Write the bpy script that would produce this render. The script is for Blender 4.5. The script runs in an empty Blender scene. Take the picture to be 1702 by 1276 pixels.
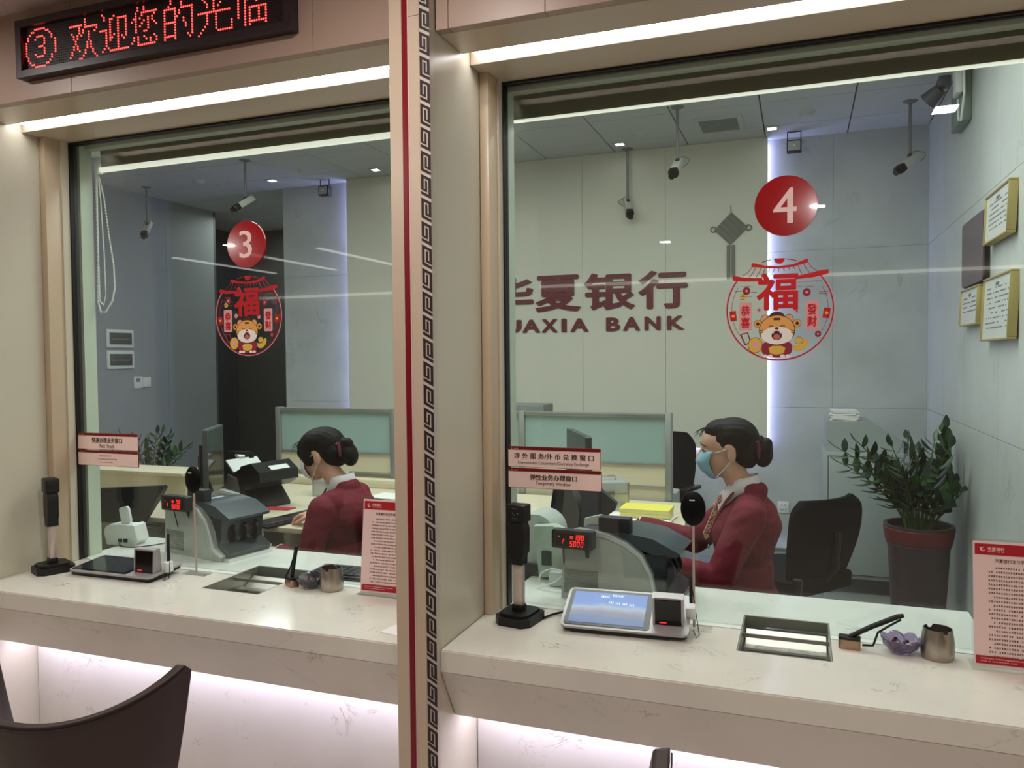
import bpy, bmesh, math, random
from mathutils import Vector, Matrix, noise
random.seed(7)
SC = bpy.context.scene
COL = SC.collection
PI = math.pi

# ------------------------------------------------------------------ camera, world, exposure, large lights
FPX, YAW, PITCH, ROLL = 1300.0, math.radians(20.31), math.radians(1.912), math.radians(-0.509)
CAM = Vector((0, 0, 1.53))
_cy, _sy, _cp, _sp = math.cos(YAW), math.sin(YAW), math.cos(PITCH), math.sin(PITCH)
_r0 = Vector((_cy, _sy, 0)); FW = Vector((-_sy*_cp, _cy*_cp, -_sp)); _u0 = _r0.cross(FW)
RT = math.cos(ROLL)*_r0 + math.sin(ROLL)*_u0
UP = -math.sin(ROLL)*_r0 + math.cos(ROLL)*_u0
cam = bpy.data.objects.new('camera', bpy.data.cameras.new('camera'))
COL.objects.link(cam)
m4 = Matrix((RT, UP, -FW)).transposed().to_4x4(); m4.translation = CAM
cam.matrix_world = m4
cam.data.sensor_fit = 'HORIZONTAL'; cam.data.sensor_width = 36.0
cam.data.lens = FPX/1702*36.0
cam.data.clip_start = 0.02
SC.camera = cam
def W(px, py, **k):
    """world point on a real plane (x=, y= or z=) that a measured point of the photograph lies on"""
    d = FW + RT*(px-851)/FPX - UP*(py-638)/FPX
    (a, v), = k.items(); i = 'xyz'.index(a)
    return CAM + d*((v-CAM[i])/d[i])

SC.view_settings.view_transform = 'Standard'
SC.view_settings.look = 'None'
SC.view_settings.exposure = 0.0
SC.view_settings.gamma = 1.0
SC.view_settings.use_curve_mapping = False
wd = bpy.data.worlds.new('world'); SC.world = wd; wd.use_nodes = True
wd.node_tree.nodes['Background'].inputs[0].default_value = (0.5, 0.52, 0.55, 1)
wd.node_tree.nodes['Background'].inputs[1].default_value = 0.15
def area(name, loc, rot, sx, sy, power, col):
    l = bpy.data.lights.new(name, 'AREA'); l.shape = 'RECTANGLE'; l.size = sx; l.size_y = sy
    l.energy = power; l.color = col
    o = bpy.data.objects.new(name, l); o.location = loc; o.rotation_euler = rot; COL.objects.link(o); return o
# hall (customer side) ceiling lighting, warm; teller room ceiling lighting, cool and dimmer
for hx, hy in ((.587, .50), (.11, -1.68), (-5.0, -1.56), (-.86, 1.15), (-2.7, 1.15), (-2.2, -.3), (2.3, .5), (-1.2, -3.0)):
    area('hall_light', (hx, hy, 2.60), (0, 0, 0), .09, .09, 10.6, (1.0, 0.915, 0.865))
area('teller_light', (-0.8, 3.5, 3.06), (0, 0, 0), 2.4, 1.2, 58, (0.95, 1.0, 0.97))
area('teller_light', (-3.4, 3.6, 3.06), (0, 0, 0), 2.4, 1.2, 50, (0.94, 1.0, 0.98))

area('teller_light', (-5.4, 7.2, 3.06), (0, 0, 0), .9, .7, 12, (0.94, 1.0, 0.98))  # unseen lamp added to brighten the dark recess
# ------------------------------------------------------------------ materials
def lin(c): return tuple(((v/255)/12.92 if v/255 <= .04045 else ((v/255+.055)/1.055)**2.4) for v in c)
MATS = {}
def M(name, rgb, rough=.5, metal=0, emit=0, ecol=None, alpha=1, trans=0, var=0, vscale=8, bump=0, bscale=60, coat=0, spec=.5, ior=1.45, stretch=None):
    if name in MATS: return MATS[name]
    m = bpy.data.materials.new(name); m.use_nodes = True; nt = m.node_tree
    b = nt.nodes['Principled BSDF']; c = (*lin(rgb), 1)
    b.inputs['Base Color'].default_value = c
    b.inputs['Roughness'].default_value = rough; b.inputs['Metallic'].default_value = metal
    b.inputs['IOR'].default_value = ior
    b.inputs['Specular IOR Level'].default_value = spec
    b.inputs['Coat Weight'].default_value = coat
    b.inputs['Transmission Weight'].default_value = trans
    b.inputs['Alpha'].default_value = alpha
    if emit:
        b.inputs['Emission Color'].default_value = (*lin(ecol or rgb), 1); b.inputs['Emission Strength'].default_value = emit
    tc = None
    def coord():
        nonlocal tc
        if tc is None:
            tc = nt.nodes.new('ShaderNodeTexCoord')
            if stretch:
                mp = nt.nodes.new('ShaderNodeMapping'); mp.inputs['Scale'].default_value = stretch
                nt.links.new(tc.outputs['Object'], mp.inputs[0]); tc = mp; tc_out = mp.outputs[0]
        return tc.outputs['Object'] if not stretch else tc.outputs[0]
    if var or True:
        v = var or .03
        n = nt.nodes.new('ShaderNodeTexNoise'); n.inputs['Scale'].default_value = vscale; n.inputs['Detail'].default_value = 4
        nt.links.new(coord(), n.inputs['Vector'])
        r = nt.nodes.new('ShaderNodeMapRange'); r.inputs[1].default_value = .3; r.inputs[2].default_value = .7
        r.inputs[3].default_value = 1-v; r.inputs[4].default_value = 1+v*.6
        nt.links.new(n.outputs[0], r.inputs[0])
        mx = nt.nodes.new('ShaderNodeVectorMath'); mx.operation = 'SCALE'; mx.inputs[0].default_value = c[:3]
        nt.links.new(r.outputs[0], mx.inputs['Scale']); nt.links.new(mx.outputs[0], b.inputs['Base Color'])
    if bump:
        n2 = nt.nodes.new('ShaderNodeTexNoise'); n2.inputs['Scale'].default_value = bscale; n2.inputs['Detail'].default_value = 3
        nt.links.new(coord(), n2.inputs['Vector'])
        bp = nt.nodes.new('ShaderNodeBump'); bp.inputs['Strength'].default_value = bump; bp.inputs['Distance'].default_value = .002
        nt.links.new(n2.outputs[0], bp.inputs['Height']); nt.links.new(bp.outputs[0], b.inputs['Normal'])
    MATS[name] = m; return m
def marble(name, base, vein, rough=.2, scale=2.2, width=.012, mott=.08, mscale=3, amount=.7):
    m = bpy.data.materials.new(name); m.use_nodes = True; nt = m.node_tree; N = nt.nodes; L = nt.links
    b = N['Principled BSDF']; b.inputs['Roughness'].default_value = rough
    tc = N.new('ShaderNodeTexCoord')
    n = N.new('ShaderNodeTexNoise'); n.inputs['Scale'].default_value = scale; n.inputs['Detail'].default_value = 9; n.inputs['Distortion'].default_value = 1.1; n.inputs['Roughness'].default_value = .62
    L.new(tc.outputs['Object'], n.inputs['Vector'])
    s = N.new('ShaderNodeMath'); s.operation = 'SUBTRACT'; s.inputs[1].default_value = .5; L.new(n.outputs[0], s.inputs[0])
    a = N.new('ShaderNodeMath'); a.operation = 'ABSOLUTE'; L.new(s.outputs[0], a.inputs[0])
    r = N.new('ShaderNodeMapRange'); r.inputs[1].default_value = 0; r.inputs[2].default_value = width; r.inputs[3].default_value = 1; r.inputs[4].default_value = 0
    L.new(a.outputs[0], r.inputs[0])
    k = N.new('ShaderNodeTexNoise'); k.inputs['Scale'].default_value = scale*1.7; k.inputs['Detail'].default_value = 3
    L.new(tc.outputs['Object'], k.inputs['Vector'])
    kr = N.new('ShaderNodeMapRange'); kr.inputs[1].default_value = .54; kr.inputs[2].default_value = .68; L.new(k.outputs[0], kr.inputs[0])
    mu = N.new('ShaderNodeMath'); mu.operation = 'MULTIPLY'; L.new(r.outputs[0], mu.inputs[0]); L.new(kr.outputs[0], mu.inputs[1])
    m2 = N.new('ShaderNodeMath'); m2.operation = 'MULTIPLY'; L.new(mu.outputs[0], m2.inputs[0]); m2.inputs[1].default_value = amount
    mo = N.new('ShaderNodeTexNoise'); mo.inputs['Scale'].default_value = mscale; mo.inputs['Detail'].default_value = 6; L.new(tc.outputs['Object'], mo.inputs['Vector'])
    mr = N.new('ShaderNodeMapRange'); mr.inputs[1].default_value = .3; mr.inputs[2].default_value = .7; mr.inputs[3].default_value = 1-mott; mr.inputs[4].default_value = 1+mott*.5
    L.new(mo.outputs[0], mr.inputs[0])
    sc = N.new('ShaderNodeVectorMath'); sc.operation = 'SCALE'; sc.inputs[0].default_value = lin(base); L.new(mr.outputs[0], sc.inputs['Scale'])
    mx = N.new('ShaderNodeMix'); mx.data_type = 'RGBA'; L.new(m2.outputs[0], mx.inputs[0]); L.new(sc.outputs[0], mx.inputs[6]); mx.inputs[7].default_value = (*lin(vein), 1)
    L.new(mx.outputs[2], b.inputs['Base Color'])
    MATS[name] = m; return m
def pane_mat(name, tint, refl=1.0, rough=0.0, ior=1.5):
    m = bpy.data.materials.new(name); m.use_nodes = True; nt = m.node_tree; N = nt.nodes; L = nt.links
    N.remove(N['Principled BSDF']); out = N['Material Output']
    t = N.new('ShaderNodeBsdfTransparent'); t.inputs[0].default_value = (*tint, 1)
    g = N.new('ShaderNodeBsdfGlossy'); g.inputs['Roughness'].default_value = rough; g.inputs[0].default_value = (.95, .97, .96, 1)
    f = N.new('ShaderNodeFresnel'); ge = N.new('ShaderNodeNewGeometry'); q = N.new('ShaderNodeMapRange')
    q.inputs[3].default_value = ior; q.inputs[4].default_value = 1/ior      # same reflectance on both faces of the sheet
    L.new(ge.outputs['Backfacing'], q.inputs[0]); L.new(q.outputs[0], f.inputs[0])
    k = N.new('ShaderNodeMath'); k.operation = 'MULTIPLY'; k.inputs[1].default_value = refl; L.new(f.outputs[0], k.inputs[0])
    x = N.new('ShaderNodeMixShader'); L.new(k.outputs[0], x.inputs[0]); L.new(t.outputs[0], x.inputs[1]); L.new(g.outputs[0], x.inputs[2])
    L.new(x.outputs[0], out.inputs[0]); MATS[name] = m; return m

BEIGE = M('beige_lacquer', (196, 179, 158), .26, var=.02, vscale=1.5)
BEIGE2 = M('pink_beige_panel', (166, 143, 128), .38, var=.02, vscale=1.5)
REVEAL = M('lacquer_glass_lit', (204, 198, 178), .26, var=.02, vscale=1.5)  # the beige lacquer again, greyed to imitate greenish light off the glass
CTOP = marble('counter_marble', (222, 219, 208), (128, 100, 86), .11, 4.6, .009, .05, 5, .8)
CINT = marble('inner_counter_marble', (226, 230, 222), (150, 150, 140), .2, 2.4, .010, .05, 4, .5)
MGREY = marble('grey_marble_wall', (196, 200, 198), (120, 120, 115), .35, 1.6, .010, .16, 2.2, .5)
MSIDE = marble('side_marble_wall', (205, 210, 205), (130, 130, 125), .3, 1.6, .010, .12, 2.0, .5)
CREAM = M('cream_panel_wall', (218, 216, 200), .4, var=.02, vscale=1)
TEAL_W = M('left_wall_grey', (150, 156, 158), .5, var=.05, vscale=2)
DARKW = M('dark_grey_wall', (84, 88, 86), .5, var=.05, vscale=2)
CEIL = M('ceiling_tile_white', (196, 200, 198), .7, var=.03, vscale=3)
GROUT = M('ceiling_gap_dark', (50, 55, 53), .8)
FLOOR_T = M('teller_floor', (150, 155, 150), .35, var=.08, vscale=3)
FLOOR_H = M('hall_floor', (200, 190, 175), .2, var=.06, vscale=2)
INJ = M('inner_jamb_pale', (196, 208, 190), .5)
RED = M('dark_red_strip', (122, 7, 25), .3)
KEYB = M('key_black', (40, 30, 32), .4)
BLACK = M('matte_black', (18, 17, 18), .45)
BLACKG = M('gloss_black', (8, 7, 8), .12)
MICB = M('mic_black', (6, 5, 6), .45, spec=.2)
DGREY = M('dark_grey_plastic', (52, 54, 56), .45)
MGRYP = M('mid_grey_plastic', (120, 124, 122), .45)
LGREY = M('light_grey_plastic', (188, 196, 190), .4)
WHITEP = M('white_plastic', (226, 230, 226), .35)
SILVER = M('silver_metal', (200, 198, 196), .28, 1)
STEEL = M('brushed_steel', (176, 166, 156), .3, 1, var=.10, vscale=60, stretch=(1, 1, .02))
ALU = M('aluminium_frame', (170, 176, 174), .35, .8)
WOOD = M('pale_wood', (212, 204, 178), .4, var=.05, vscale=6, stretch=(.3, 2, 12))
SKIN = M('skin', (214, 168, 142), .5, var=.03, vscale=20)
HAIR = M('black_hair', (12, 9, 10), .6, spec=.25, var=.3, vscale=60, bump=.3, bscale=150, stretch=(1, 6, 1))
MAROON = M('maroon_cloth', (110, 10, 35), .75, var=.08, vscale=20, bump=.25, bscale=400)
SHIRT = M('white_shirt', (226, 222, 226), .7)
NAVY = M('black_trousers', (26, 24, 30), .8)
PAPER = M('paper_white', (236, 234, 230), .6)
PINKP = M('pink_white_acrylic', (238, 210, 200), .3)
PLRED = M('sign_red', (112, 6, 20), .35)
NRED = M('notice_red', (170, 32, 44), .35)
BRIGHTRED = M('sticker_red', (206, 26, 34), .35)
DISC = M('disc_red', (160, 8, 16), .12, coat=.4)
INK = M('ink_dark', (60, 30, 32), .5)
DIGW = M('digit_pink_white', (246, 214, 208), .4)
LOGO = M('logo_maroon', (104, 30, 44), .4)
PANE = pane_mat('security_glass', (.925, .95, .935), 1.0)
CLEAR = pane_mat('clear_acrylic', (.97, .97, .96), 1.0)
FROST = M('frosted_teal_glass', (150, 176, 172), .3)
SMOKE = pane_mat('smoked_plastic', (.35, .38, .4), 1.5)

# ------------------------------------------------------------------ mesh builder
class MB:
    def __init__(s): s.bm = bmesh.new()
    def box(s, x0, x1, y0, y1, z0, z1, bev=0, seg=2, m=None):
        r = bmesh.ops.create_cube(s.bm, size=1)['verts']
        for v in r: v.co = Vector(((x0+x1)/2+v.co.x*(x1-x0), (y0+y1)/2+v.co.y*(y1-y0), (z0+z1)/2+v.co.z*(z1-z0)))
        if bev:
            es = list({e for v in r for e in v.link_edges})
            q = bmesh.ops.bevel(s.bm, geom=es, offset=bev, segments=seg, affect='EDGES', profile=.5)
            r = list({v for f in q['faces'] for v in f.verts} | {v for v in r if v.is_valid})
        if m is not None: bmesh.ops.transform(s.bm, matrix=m, verts=r)
        return s
    def cyl(s, p0, p1, r0, r1=None, seg=20, cap=True):
        r1 = r0 if r1 is None else r1
        p0, p1 = Vector(p0), Vector(p1); d = (p1-p0); q = d.to_track_quat('Z', 'Y').to_matrix()
        A = [s.bm.verts.new(p0+q@Vector((r0*math.cos(t), r0*math.sin(t), 0))) for t in [2*PI*i/seg for i in range(seg)]]
        B = [s.bm.verts.new(p1+q@Vector((r1*math.cos(t), r1*math.sin(t), 0))) for t in [2*PI*i/seg for i in range(seg)]]
        for i in range(seg): s.bm.faces.new((A[i], A[(i+1) % seg], B[(i+1) % seg], B[i]))
        if cap: s.bm.faces.new(A[::-1]); s.bm.faces.new(B)
        return s
    def tube(s, pts, r, seg=8, cap=True):
        pts = [Vector(p) for p in pts]; n = len(pts); rr = r if hasattr(r, '__len__') else [r]*n
        t0 = (pts[1]-pts[0]).normalized(); up = Vector((0, 0, 1)) if abs(t0.z) < .9 else Vector((1, 0, 0))
        u = t0.cross(up).normalized(); rings = []
        for i, p in enumerate(pts):
            t = (pts[min(i+1, n-1)]-pts[max(i-1, 0)]).normalized()
            u = (u-t*u.dot(t)).normalized(); v = t.cross(u)
            rings.append([s.bm.verts.new(p+(u*math.cos(a)+v*math.sin(a))*rr[i]) for a in [2*PI*k/seg for k in range(seg)]])
        for a, b in zip(rings, rings[1:]):
            for k in range(seg): s.bm.faces.new((a[k], a[(k+1) % seg], b[(k+1) % seg], b[k]))
        if cap: s.bm.faces.new(rings[0][::-1]); s.bm.faces.new(rings[-1])
        return s
    def lathe(s, prof, c=(0, 0, 0), seg=32, sx=1, sy=1, m=None):
        c = Vector(c); rings = []
        for r, z in prof:
            if r < 1e-6: rings.append([s.bm.verts.new(c+Vector((0, 0, z)))])
            else: rings.append([s.bm.verts.new(c+Vector((r*sx*math.cos(t), r*sy*math.sin(t), z))) for t in [2*PI*i/seg for i in range(seg)]])
        for a, b in zip(rings, rings[1:]):
            for k in range(seg):
                if len(a) == 1 and len(b) == 1: continue
                if len(a) == 1: s.bm.faces.new((a[0], b[(k+1) % seg], b[k]))
                elif len(b) == 1: s.bm.faces.new((a[k], a[(k+1) % seg], b[0]))
                else: s.bm.faces.new((a[k], a[(k+1) % seg], b[(k+1) % seg], b[k]))
        if m is not None: bmesh.ops.transform(s.bm, matrix=m, verts=[v for r in rings for v in r])
        return s
    def ell(s, c, r, seg=24, m=None):
        q = bmesh.ops.create_uvsphere(s.bm, u_segments=seg, v_segments=max(8, seg//2), radius=1)['verts']
        for v in q: v.co = Vector((v.co.x*r[0], v.co.y*r[1], v.co.z*r[2]))
        if m is not None: bmesh.ops.transform(s.bm, matrix=m, verts=q)
        for v in q: v.co += Vector(c)
        return s
    def prism(s, poly, a0, a1, ax='y', m=None):
        """polygon extruded: ax='y' -> poly in (x,z); 'x' -> (y,z); 'z' -> (x,y)"""
        def P(u, v, w): return Vector((u, w, v)) if ax == 'y' else (Vector((w, u, v)) if ax == 'x' else Vector((u, v, w)))
        A = [s.bm.verts.new(P(u, v, a0)) for u, v in poly]; B = [s.bm.verts.new(P(u, v, a1)) for u, v in poly]; n = len(A)
        fs = [s.bm.faces.new(A), s.bm.faces.new(B[::-1])]
        for i in range(n): fs.append(s.bm.faces.new((A[i], B[i], B[(i+1) % n], A[(i+1) % n])))
        bmesh.ops.recalc_face_normals(s.bm, faces=fs)
        if m is not None: bmesh.ops.transform(s.bm, matrix=m, verts=A+B)
        return s
    def cells(s, xs, ys, drop, z0, z1, ax='z'):
        """slab made of a grid of cells, some dropped; ax='y': grid lies in x,z and thickness along y"""
        V = {}
        def v(i, j, k):
            if (i, j, k) not in V:
                p = (xs[i], ys[j], (z0, z1)[k]); V[(i, j, k)] = s.bm.verts.new(p if ax == 'z' else (p[0], p[2], p[1]))
            return V[(i, j, k)]
        nx, ny = len(xs)-1, len(ys)-1; fs = []
        on = lambda i, j: 0 <= i < nx and 0 <= j < ny and (i, j) not in drop
        for i in range(nx):
            for j in range(ny):
                if not on(i, j): continue
                fs.append(s.bm.faces.new((v(i, j, 1), v(i+1, j, 1), v(i+1, j+1, 1), v(i, j+1, 1))))
                fs.append(s.bm.faces.new((v(i, j, 0), v(i, j+1, 0), v(i+1, j+1, 0), v(i+1, j, 0))))
                if not on(i-1, j): fs.append(s.bm.faces.new((v(i, j, 0), v(i, j, 1), v(i, j+1, 1), v(i, j+1, 0))))
                if not on(i+1, j): fs.append(s.bm.faces.new((v(i+1, j, 0), v(i+1, j+1, 0), v(i+1, j+1, 1), v(i+1, j, 1))))
                if not on(i, j-1): fs.append(s.bm.faces.new((v(i, j, 0), v(i+1, j, 0), v(i+1, j, 1), v(i, j, 1))))
                if not on(i, j+1): fs.append(s.bm.faces.new((v(i, j+1, 0), v(i, j+1, 1), v(i+1, j+1, 1), v(i+1, j+1, 0))))
        bmesh.ops.recalc_face_normals(s.bm, faces=fs)
        return s
    def xf(s, m): bmesh.ops.transform(s.bm, matrix=m, verts=s.bm.verts[:]); return s
def root_of(o):
    while o.parent: o = o.parent
    return o
def O(name, mb, mat, parent=None, world=False, ang=35, kind=None, label=None):
    me = mb if isinstance(mb, bpy.types.Mesh) else bpy.data.meshes.new(name)
    if me is not mb:
        if world and parent is not None:
            r = root_of(parent).location
            bmesh.ops.translate(mb.bm, vec=-r, verts=mb.bm.verts[:])
        mb.bm.to_mesh(me); mb.bm.free()
        for p in me.polygons: p.use_smooth = True
        me.set_sharp_from_angle(angle=math.radians(ang))
    me.materials.clear(); me.materials.append(mat)
    o = bpy.data.objects.new(name, me); COL.objects.link(o)
    if parent: o.parent = parent
    if kind: o['kind'] = kind
    if label: o['label'] = label
    return o
def T(name, label, cat, loc=(0, 0, 0), rz=0, group=None):
    o = bpy.data.objects.new(name, None); COL.objects.link(o); o.location = loc; o.rotation_euler = (0, 0, rz)
    o.empty_display_size = .05
    o['label'] = label; o['category'] = cat
    if group: o['group'] = group
    return o
def tag(o, label, cat, group=None):
    o['label'] = label; o['category'] = cat
    if group: o['group'] = group
    return o
def S(name, mb, mat, parent=None, ang=35, label=None):
    o = O(name, mb, mat, parent, ang=ang, label=label)
    if not parent: o['kind'] = 'structure'
    return o
def B(*a, **k): return MB().box(*a, **k)
def RX(a, c=(0, 0, 0)): return Matrix.Translation(c)@Matrix.Rotation(a, 4, 'X')@Matrix.Translation(-Vector(c))
def RY(a, c=(0, 0, 0)): return Matrix.Translation(c)@Matrix.Rotation(a, 4, 'Y')@Matrix.Translation(-Vector(c))
def RZ(a, c=(0, 0, 0)): return Matrix.Translation(c)@Matrix.Rotation(a, 4, 'Z')@Matrix.Translation(-Vector(c))
def text_bm(s, x0, x1, z0, z1, y, bold=0, depth=.0006, spacing=1.0, squash=True):
    """lettering as a thin solid facing -y, fitted to the box"""
    cu = bpy.data.curves.new('t', 'FONT'); cu.body = s; cu.size = 1; cu.offset = min(bold, .009); cu.extrude = 0.0; cu.space_character = spacing
    cu.resolution_u = 3
    ob = bpy.data.objects.new('t', cu); COL.objects.link(ob)
    dg = bpy.context.evaluated_depsgraph_get(); me = bpy.data.meshes.new_from_object(ob.evaluated_get(dg))
    bpy.data.objects.remove(ob); bpy.data.curves.remove(cu)
    b = MB(); b.bm.from_mesh(me); bpy.data.meshes.remove(me)
    vs = b.bm.verts[:]
    if not vs: return b
    ax, bx = min(v.co.x for v in vs), max(v.co.x for v in vs); ay, by = min(v.co.y for v in vs), max(v.co.y for v in vs)
    sx = (x1-x0)/(bx-ax); sz = (z1-z0)/(by-ay)
    for v in vs: v.co = Vector((x0+(v.co.x-ax)*sx, y, z0+(v.co.y-ay)*sz))
    if depth:
        g = bmesh.ops.extrude_face_region(b.bm, geom=b.bm.faces[:])
        bmesh.ops.translate(b.bm, vec=(0, -depth, 0), verts=[q for q in g['geom'] if isinstance(q, bmesh.types.BMVert)])
    bmesh.ops.recalc_face_normals(b.bm, faces=b.bm.faces[:])
    return b

def thick(b, dx, dz=0):
    """heavier strokes: the lettering repeated a little to both sides"""
    g0 = b.bm.faces[:]+b.bm.edges[:]+b.bm.verts[:]
    for sx, sz in ((-1, 0), (1, 0), (0, 1), (0, -1)):
        if (sx and not dx) or (sz and not dz): continue
        r = bmesh.ops.duplicate(b.bm, geom=g0)
        bmesh.ops.translate(b.bm, vec=(sx*dx, -.00002*(sx+2*sz+3), sz*dz), verts=[v for v in r['geom'] if isinstance(v, bmesh.types.BMVert)])
    return b
# ------------------------------------------------------------------ setting
GY = 2.205                      # glass plane
BAYS = ((-2.602, 'left'), (-.868, 'right')); BW = 1.62
ZC = .78; CEZ = 3.11
S('floor', B(-7.2, 3.6, 2.03, 8.4, -.06, 0), FLOOR_T)
S('floor', B(-7.2, 3.6, -4.2, 2.03, -.06, 0), FLOOR_H)
# teller room ceiling: slab plus single tiles
cl = S('ceiling', B(-7.2, 1.0, 2.42, 8.3, CEZ+.03, CEZ+.09), GROUT)
gx = [-.249+.5525*i for i in range(-12, 2)] + [.82]; gy = [2.5, 3.02, 3.57, 4.11, 4.65, 5.19, 5.73, 6.27, 6.81, 7.35, 7.89, 8.2]
for i in range(len(gx)-1):
    for j in range(len(gy)-1):
        O('ceiling_tile', B(gx[i]+.004, gx[i+1]-.004, gy[j]+.004, gy[j+1]-.004, CEZ, CEZ+.028, .002, 1), CEIL, cl)
# back wall of the teller room: grey marble slabs, cream panel standing proud, lit from behind its edges
wb = S('wall_back', B(-4.43, 1.0, 6.12, 6.3, 0, 3.16), MGREY)
for a, b in ((-4.43, -3.83), (-3.83, -2.6), (-2.6, -1.4), (-1.4, -.42), (-.42, .21), (.21, .82)):
    for z0, z1 in ((0, 1.15), (1.15, 2.29), (2.29, 3.11)):
        O('marble_slab', B(a+.0008, b-.0008, 6.1, 6.125, z0+.0008, z1-.0008), MGREY, wb)
S('wall_back_return', B(-4.5, -4.43, 6.1, 8.2, 0, 3.14), MGREY)
pw = S('wall_feature', B(-3.74, -.25, 6.03, 6.06, .86, 3.105), CREAM)
px_ = [-3.76, -3.02, -2.3, -1.62, -.97, -.233]
for a, b in zip(px_, px_[1:]):
    O('wall_panel', B(a+.001, b-.001, 6.0, 6.03, .84, 3.108), CREAM, pw)
LEDV = M('led_violet_white', (205, 205, 255), .5, emit=26, ecol=(186, 186, 255))
for x in (-.262, -3.735): O('led_strip', B(x, x+.006, 6.062, 6.085, .88, 3.09), LEDV, pw, label='violet white light strip')
O('led_strip', B(-3.7, -.27, 6.062, 6.085, .85, .856), LEDV, pw, label='violet white light strip')
# right side wall
wr = S('wall_right', B(.85, 1.0, 1.8, 6.3, 0, 3.16), MSIDE)
ys = [2.36, 3.2, 4.0, 4.8, 5.45, 6.1]
for a, b in zip(ys, ys[1:]):
    for z0, z1 in ((0, 1.15), (1.15, 2.285), (2.285, 3.11)):
        O('marble_slab', B(.82, .852, a+.001, b-.001, z0+.0012, z1-.0012), MSIDE, wr)
# left side wall and the dark recess behind it
wl = S('wall_left', B(-6.0, -5.89, 1.8, 6.75, 0, 3.16), TEAL_W)
for a, b in ((2.3, 3.5), (3.5, 4.8), (4.8, 6.08), (6.08, 6.75)):
    O('wall_panel', B(-5.892, -5.87, a+.001, b-.001, 0, 3.11), TEAL_W, wl)
S('wall_recess', B(-6.72, -6.62, 6.6, 8.2, 0, 3.14), M('recess_dark', (62, 68, 72), .5))
S('wall_recess', B(-6.72, -5.87, 6.75, 6.78, 0, 3.14), DARKW)
wd2 = S('wall_recess', B(-6.7, -4.43, 8.0, 8.1, 0, 3.14), DARKW)
S('wall_outer', B(-7.2, -6.0, 1.8, 1.9, 0, 3.16), TEAL_W)
# bays of the security front
SOFF = 2.356
def pillar(x0, x1, name):
    p = S(name, B(x0, x1, 1.80, 2.29, 0, 3.1), REVEAL)
    w = x1-x0
    return p
LEDC = M('cove_light_diffuser', (255, 250, 244), .5, emit=7.5, ecol=(250, 250, 255))
LEDU = M('under_counter_light', (246, 234, 255), .5, emit=30, ecol=(228, 222, 255))
def slab_face(p, segs, y0=1.776, y1=1.802, z1=2.63):
    for a, b, mt, dy, nm in segs: O(nm, B(a, b, y0+dy, y1, 0, z1, .0012, 1), mt, p)
def key_strip(p, xa, xb):
    O('key_band', B(xa, xb, 1.776, 1.802, 0, 2.63, .001, 1), M('key_band_pale', (196, 186, 172), .3), p)
    rows = ["#####", "#...#", "#.#.#", "#.#.#", "#.#.#", "#.#.#", "#.###", "#....", "#####"]
    h = .0585; w = (xb-xa)*.93
    cw = [1.35, .75, 1.1, .75, 1.35]; rh = [1.35, .8, 1, 1, 1, 1, 1.2, .8, 1.35]
    xs = [-w/2+w*sum(cw[:i])/sum(cw) for i in range(6)]; zs = [-.0248+.0496*sum(rh[:i])/sum(rh) for i in range(10)]
    ms = []
    for flip in (0, 1):
        drop = {(4-i if flip else i, (j if flip else 8-j)) for j, r in enumerate(rows) for i, ch in enumerate(r) if ch == '.'}
        if flip: drop = {(i, 8-j) for i, j in drop}
        bmx = MB().cells(xs, zs, drop, -.0012, 0, 'y')
        for v in bmx.bm.verts: v.co.z += -v.co.x*.55
        me = bpy.data.meshes.new('key_motif'); bmx.bm.to_mesh(me); bmx.bm.free(); ms.append(me)
    n = int(2.62/h)
    for k in range(n):
        o = O('key_motif', ms[k % 2], KEYB, p); o.location = ((xa+xb)/2+.001, 1.776, .03+h*k)
for i, (x0, nm) in enumerate(((-.982, 'centre'), (-2.716, 'left'), (.752, 'right'))):
    p = pillar(x0+.002, x0+.112, 'pillar')
    slab_face(p, ((x0, x0+.037, BEIGE, 0, 'facing_strip'), (x0+.037, x0+.051, RED, -.002, 'red_strip'), (x0+.051, x0+.056, M('pink_inlay', (226, 186, 180), .4), .001, 'inlay_strip'),
                   (x0+.056, x0+.085, BEIGE, 0, 'facing_strip')))
    key_strip(p, x0+.085, x0+.114)
    for z in (2.385,): O('joint_line', B(x0+.056, x0+.085, 1.7755, 1.777, z, z+.0012), M('joint_dark', (110, 96, 84), .6), p)
    O('inner_facing', B(x0+.0, x0+.146, 2.24, 2.295, 0, 2.9), INJ, p)
wf = S('wall_front', B(-2.7, .86, 2.21, 2.42, 2.36, 3.12), INJ)
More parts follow.
